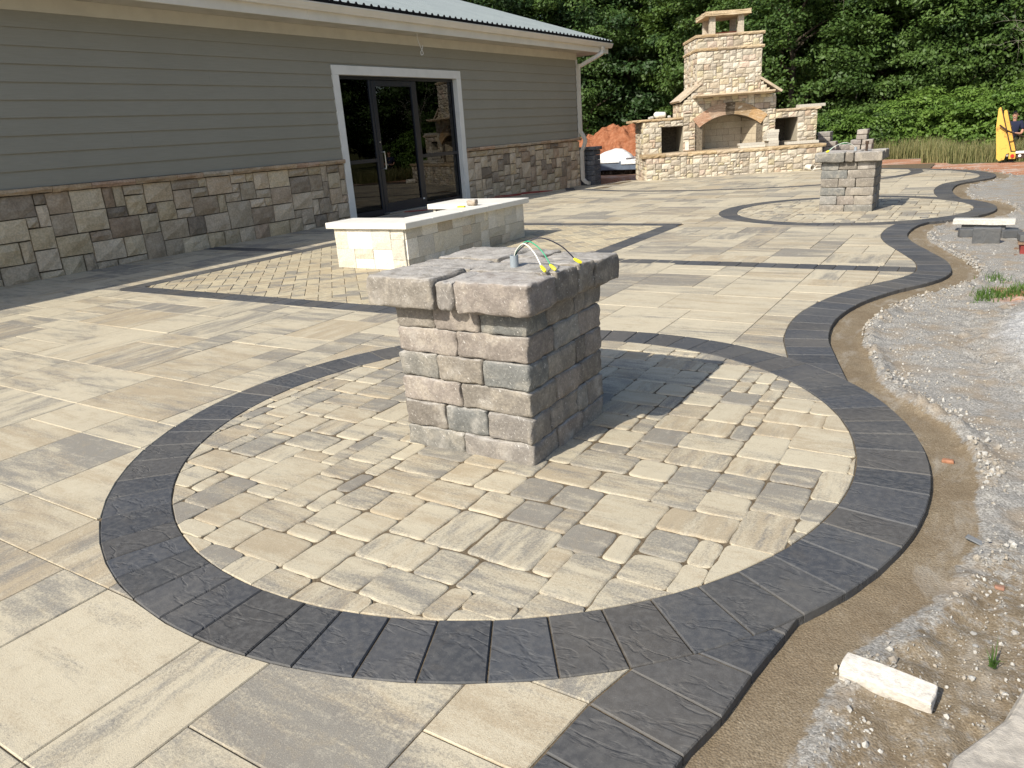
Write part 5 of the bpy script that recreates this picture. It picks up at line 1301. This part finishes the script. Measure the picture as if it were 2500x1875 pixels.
trunks = [trunk_mesh("trunk_a", 9.5, .20, 1, 3.4), trunk_mesh("trunk_b", 8.5, .22, 2, 3.6), trunk_mesh("trunk_c", 7, .15, 3, 2.8), trunk_mesh("trunk_d", 11.5, .26, 4, 4.0)]
def at_px(px, dist):     # ground point on the vertical plane through picture column px at a given distance
    q = (px-1250)/F_PX*R_+F_*1.0; q = q+U_*(-(q[2])/U_[2]); d = np.array([q[0], q[1]]); d /= np.hypot(*d); return d*dist
TR = []   # (px, dist, kind, scale, label)
tl = [(1130, 47, 3, 1.1, "dark tree rising behind the building roof ridge"), (1290, 50, 1, 1.2, "dark tree rising over the middle of the roof slope"), (1430, 47, 0, 1.15, "lighter tree just over the gutter end of the building"),
      (1385, 55, 3, 1.25, "tall dark tree far behind the gutter corner"), (1555, 48, 1, 1.2, "dark tree behind the dirt heap and downspout"), (1640, 52, 3, 1.2, "tall dark tree behind the fireplace's outer wing"),
      (1745, 44, 2, 1.25, "tree directly behind the chimney's darker flank"), (1850, 41, 0, 1.15, "leafy green tree filling the gap above the chimney cap"), (1935, 36, 2, 1.05, "bushy green tree standing behind the higher fireplace wing"),
      (2040, 40, 0, 1.1, "broad mid-green tree to the side of the chimney"), (2100, 47, 3, 1.2, "tall dark tree behind the farther pier"), (2165, 37, 2, .95, "dense low tree behind the stepped block stack"),
      (2245, 39.5, 1, 1.0, "dark spreading tree behind the bare grey branches"), (2330, 36.5, 0, .95, "lighter leafy tree behind the tall grass"), (2400, 44, 3, 1.15, "tall dark tree behind the yellow ramps"),
      (2455, 38, 1, .95, "dark tree over the person's head"), (2560, 36, 0, 1.0, "leafy tree beside the person near the picture edge"), (2640, 40, 1, 1.1, "dark tree beyond the trailer deck")]
tg = "forest trees behind the patio"
for k, (px, ds, kd, sc, lab) in enumerate(tl):
    d = at_px(px, ds); rz = rnd.uniform(0, 6.28)
    t = empty("tree", (d[0], d[1], -.05), rz, label=lab, cat="tree", group=tg); t.scale = (sc, sc, sc*rnd.uniform(.95, 1.1))
    c = bpy.data.objects.new("crown", crowns[kd]); u_ = bpy.data.objects.new("trunk", trunks[kd])
    for o in (c, u_): COL.objects.link(o); o.parent = t
# woods beyond the first trees and round the site's open side: one mass, far or outside the picture
far_spots = [at_px(px, ds) for px, ds in ((1000, 60), (1200, 62), (1350, 58), (1500, 56), (1600, 60), (1700, 54), (1800, 57), (1900, 52), (2000, 56), (2150, 54), (2250, 58), (2350, 52), (2470, 56))]
far_spots += [np.array(p) for p in ((8, 36), (13, 33), (18, 30), (22, 25), (25, 19), (27, 12), (28, 4), (12, 42), (20, 38), (29, 28))]
woods = empty("distant_woods", (0, 0, 0), kind='stuff')
for k, d in enumerate(far_spots):
    o = bpy.data.objects.new("woods_crown", crowns[(k*3+1) % 4]); COL.objects.link(o); o.parent = woods; o["kind"] = 'stuff'
    s_ = rnd.uniform(1.2, 1.5); o.location = (d[0], d[1], -.5); o.rotation_euler = (0, 0, rnd.uniform(0, 6)); o.scale = (s_, s_, s_*1.05)
# bushes at the wood's edge
bushes = [crown_mesh("bush_a", 1.5, 2.3, -.2, 130, 95, .062, 11, MAT['leaf_bright'], .36), crown_mesh("bush_b", 1.8, 2.0, -.2, 130, 95, .06, 12, MAT['leaf_mid'], .36)]
bl = [(1990, 31, 1, .9, "dark low bush behind the hearth end"), (2060, 30.5, 0, .8, "bright bush between the two block stacks"), (2110, 31.5, 1, 1.0, "bush just beyond the stepped block stack"), (2165, 31, 0, .85, "bright bush beyond the farther pier's overhanging cap"),
      (2225, 31.5, 0, 1.0, "bright green bush above the start of the tall grass"), (2290, 32, 0, 1.05, "largest bright bush over the tall grass"), (2350, 31.5, 0, 1.0, "bright bush midway between pier and yellow ramps"), (2405, 31, 0, .95, "bright bush touching the yellow ramps"), (2465, 30.5, 0, 1.0, "bright bush behind the person"), (2520, 31, 1, 1.0, "bush at the picture edge beside the person")]
for px, ds, kd, sc, lab in bl:
    d = at_px(px, ds); b = bpy.data.objects.new("bush", bushes[kd]); COL.objects.link(b); b.location = (d[0], d[1], -.05); b.rotation_euler = (0, 0, rnd.uniform(0, 6)); b.scale = (sc, sc, sc)
    setprops(b, lab, "bush", "bushes along the wood's edge")
def blades(name, pts, hmin, hmax, wdt, seed, mat, lean=.35, **kw):
    rs = np.random.RandomState(seed); n = len(pts); h = rs.uniform(hmin, hmax, n); a = rs.uniform(0, 6.28, n); b = rs.uniform(0, 6.28, n); L = rs.uniform(.05, lean, n)*h
    w_ = np.c_[np.cos(a), np.sin(a), np.zeros(n)]*wdt; ln = np.c_[np.cos(b), np.sin(b), np.zeros(n)]*L[:, None]; P = pts
    m1 = P+ln*.3+np.c_[np.zeros((n, 2)), h*.6]; t1 = P+ln+np.c_[np.zeros((n, 2)), h]
    V = np.stack([P-w_, P+w_, m1+w_*.7, m1-w_*.7, t1], 1).reshape(-1, 3); k = np.arange(n)*5
    Fc = [(i, i+1, i+2, i+3) for i in k]+[(i+3, i+2, i+4) for i in k]; t = rs.uniform(0, 1, n); t5 = np.repeat(t, 5)
    return mesh(name, V, Fc, mat, None, np.stack([t5]*4, 1).astype(np.float32), center=False, **kw)
rs = np.random.RandomState(4); n = 26000
gxp = rs.uniform(-5.5, 3.5, n); gyp = 25.3-.35*(gxp)*.55+rs.uniform(0, 1, n)**1.2*6.0
keep = ~((gxp < -1.9)&(gyp < 28.2)); P_ = np.c_[gxp, gyp, np.full(n, -.06)][keep]
P_[:, 2] = [gz(a, b)-.02 for a, b, _ in P_]
blades("tall_grass", P_, .18, .72, .009, 5, MAT['drygrass'], kind='stuff')
rs = np.random.RandomState(6); n = 650; u_ = rs.uniform(0, 1, n); P_ = np.c_[-.02+u_*.52+rs.normal(0, .03, n), 7.52+u_*.55+rs.normal(0, .13, n), np.full(n, -.03)]
P2 = np.c_[rs.normal(.13, .05, 70), rs.normal(8.42, .09, 70), np.full(70, -.03)]
P_ = np.vstack([P_, P2]); P_[:, 2] = [gz(a, b)-.01 for a, b, _ in P_]
blades("weed_patch", P_, .03, .10, .004, 7, MAT['grass'], .9, kind='stuff')
P_ = np.c_[rs.normal(.165, .006, 14), rs.normal(2.30, .006, 14), np.full(14, -.03)]
wd = blades("grass_tuft", P_, .04, .095, .0028, 9, MAT['grass'], 1.5, label="small green grass tuft alone on the bare sand", cat="grass tuft")
# bare branches in front of the trees
def dead_tree(px, ds, zlo, hgt, seed, lab):
    rs = random.Random(seed); acc = Acc(); d = at_px(px, ds)
    def br(p, dr, L, r, lv):
        P = [p]; q = Vector(p); dv = Vector(dr).normalized()
        for _ in range(5): dv = (dv+Vector([rs.uniform(-.28, .28) for _ in range(3)])).normalized(); q = q+dv*L/5; P.append(tuple(q))
        acc.add(*tube(P, [r*(1-.15*k) for k in range(6)], 5))
        if lv:
            for _ in range(4): k = rs.randint(2, 5); br(P[k], dv+Vector([rs.uniform(-1, 1) for _ in range(3)])*.9, L*rs.uniform(.45, .7), r*.5, lv-1)
    br((0, 0, zlo), (.15, -.1, 1), hgt, .036, 3)
    V = np.array(acc.v)+[d[0], d[1], 0]
    mesh("bare_tree", V, acc.f, MAT['deadwood'], None, label=lab, cat="tree")
dead_tree(2085, 36.2, .0, 6.4, 3, "leafless grey branches in front of the trees beyond the chimney")
dead_tree(2478, 31.5, .0, 3.1, 8, "leafless pale shrub behind the person")

# ------------------------------------------------------------------ gravel lumps
rs = np.random.RandomState(12)
ico = bmesh.new(); bmesh.ops.create_icosphere(ico, subdivisions=1, radius=1); iv = np.array([v.co[:] for v in ico.verts]); if_ = np.array([[x.index for x in f.verts] for f in ico.faces]); ico.free()
def scatter(name, P, S, cols, seed, mat, **kw):
    rs = np.random.RandomState(seed); n = len(P); V = []; A = rs.normal(size=(n, 1, 3))*.0
    jit = 1+rs.uniform(-.35, .35, (n, len(iv), 1)); ax = rs.uniform(.6, 1.2, (n, 1, 3))
    th = rs.uniform(0, 6.28, n); c, s = np.cos(th), np.sin(th); B = iv[None]*jit*ax*S[:, None, None]
    X = B[:, :, 0]*c[:, None]-B[:, :, 1]*s[:, None]; Y = B[:, :, 0]*s[:, None]+B[:, :, 1]*c[:, None]
    V = np.stack([X, Y, B[:, :, 2]], -1)+P[:, None, :]; Fc = (if_[None]+(np.arange(n)*len(iv))[:, None, None]).reshape(-1, 3)
    cc = np.repeat(cols[rs.randint(0, len(cols), n)], len(iv), 0)
    return mesh(name, V.reshape(-1, 3), Fc, mat, None, cc.astype(np.float32), center=False, **kw)
LM = simple("gravel_lump", (.5, .5, .48), .95, .1)
m = M("gravel_lumps", .95, .1); a = m.attr("pc"); n1 = m.noise(m.pos(), 90, 4, .6); m.base(m.mix(m.ramp(n1, .3, .7, 0, .4), a.outputs["Color"], (.3, .28, .25))); m.bump(n1, .5, .004); LM = m.m
cols = np.array([(.40, .39, .365, 1), (.48, .47, .44, 1), (.32, .305, .28, 1), (.28, .25, .21, 1), (.37, .33, .27, 1)])
# crumbs along the lip
d = np.r_[0, np.cumsum(np.hypot(*np.diff(OUTER, axis=0).T))]; n = 9000; s = rs.uniform(1.4, d[-1]-3, n); s = np.where(rs.rand(n) < .6, rs.uniform(1.4, 12, n), s)
bx, by = np.interp(s, d, OUTER[:, 0]), np.interp(s, d, OUTER[:, 1]); tx_, ty_ = np.gradient(OUTER[:, 0], d), np.gradient(OUTER[:, 1], d); TX, TY = np.interp(s, d, tx_), np.interp(s, d, ty_); LL = np.hypot(TX, TY)
nzv = np.array([fbm(a, b, 1.3, 3) for a, b in zip(bx, by)]); off = .17+.06*nzv+.06+np.abs(rs.normal(0, .075, n))*np.where(rs.rand(n) < .3, 2.6, .8)
X = bx+TY/LL*off; Y = by-TX/LL*off
clump = np.array([fbm(a, b, 2.3, 2, 8.) for a, b in zip(X, Y)]); ok = ((clump > -.02)|(rs.rand(n) < .22))&((Y > 3.6)|(rs.rand(n) < .30)); X, Y = X[ok], Y[ok]
S = .0022+rs.gamma(1.2, .0026, len(X)); S = np.minimum(S, .017)
Z = np.array([gz(a, b) for a, b in zip(X, Y)])+S*.35
ee = seg_dist(np.c_[X, Y], OUTER); ok = ee > .13; scatter("gravel_lumps", np.c_[X, Y, Z][ok], S[ok], cols, 3, LM, kind='stuff')
n = 30000; X = rs.uniform(-.6, 1.4, n); Y = 1.2+rs.uniform(0, 1, n)**1.9*9; ee = seg_dist(np.c_[X, Y], OUTER); cl = np.array([fbm(a, b, 1.8, 2, 18.) for a, b in zip(X, Y)])
ok = (ee > .20+.1*rs.rand(n))&((cl > -.05)|(rs.rand(n) < .3)); X, Y = X[ok], Y[ok]; S = .0014+rs.gamma(1.2, .0013, len(X)); Z = np.array([gz(a, b) for a, b in zip(X, Y)])+S*.3
scatter("gravel_grit", np.c_[X, Y, Z], S, cols, 5, LM, kind='stuff')
for k, (px, py, sz) in enumerate(((2315, 1125, .03), (2440, 1437, .018))):
    q = ground_at(px, py, -.03); block_mesh("brick_shard", q[0], q[1], gz(q[0], q[1])-.004, sz*1.6, sz, sz*.7, r=sz*.25, amp=.003, seg=(1, 1, 1), col=((.40, .19, .11), (.36, .2, .14))[k], mat=MAT['brickfire'],
        label=("orange brick shard in the gravel beyond the near circle", "small reddish shard on the sand near the pale offcut")[k], cat="shard")
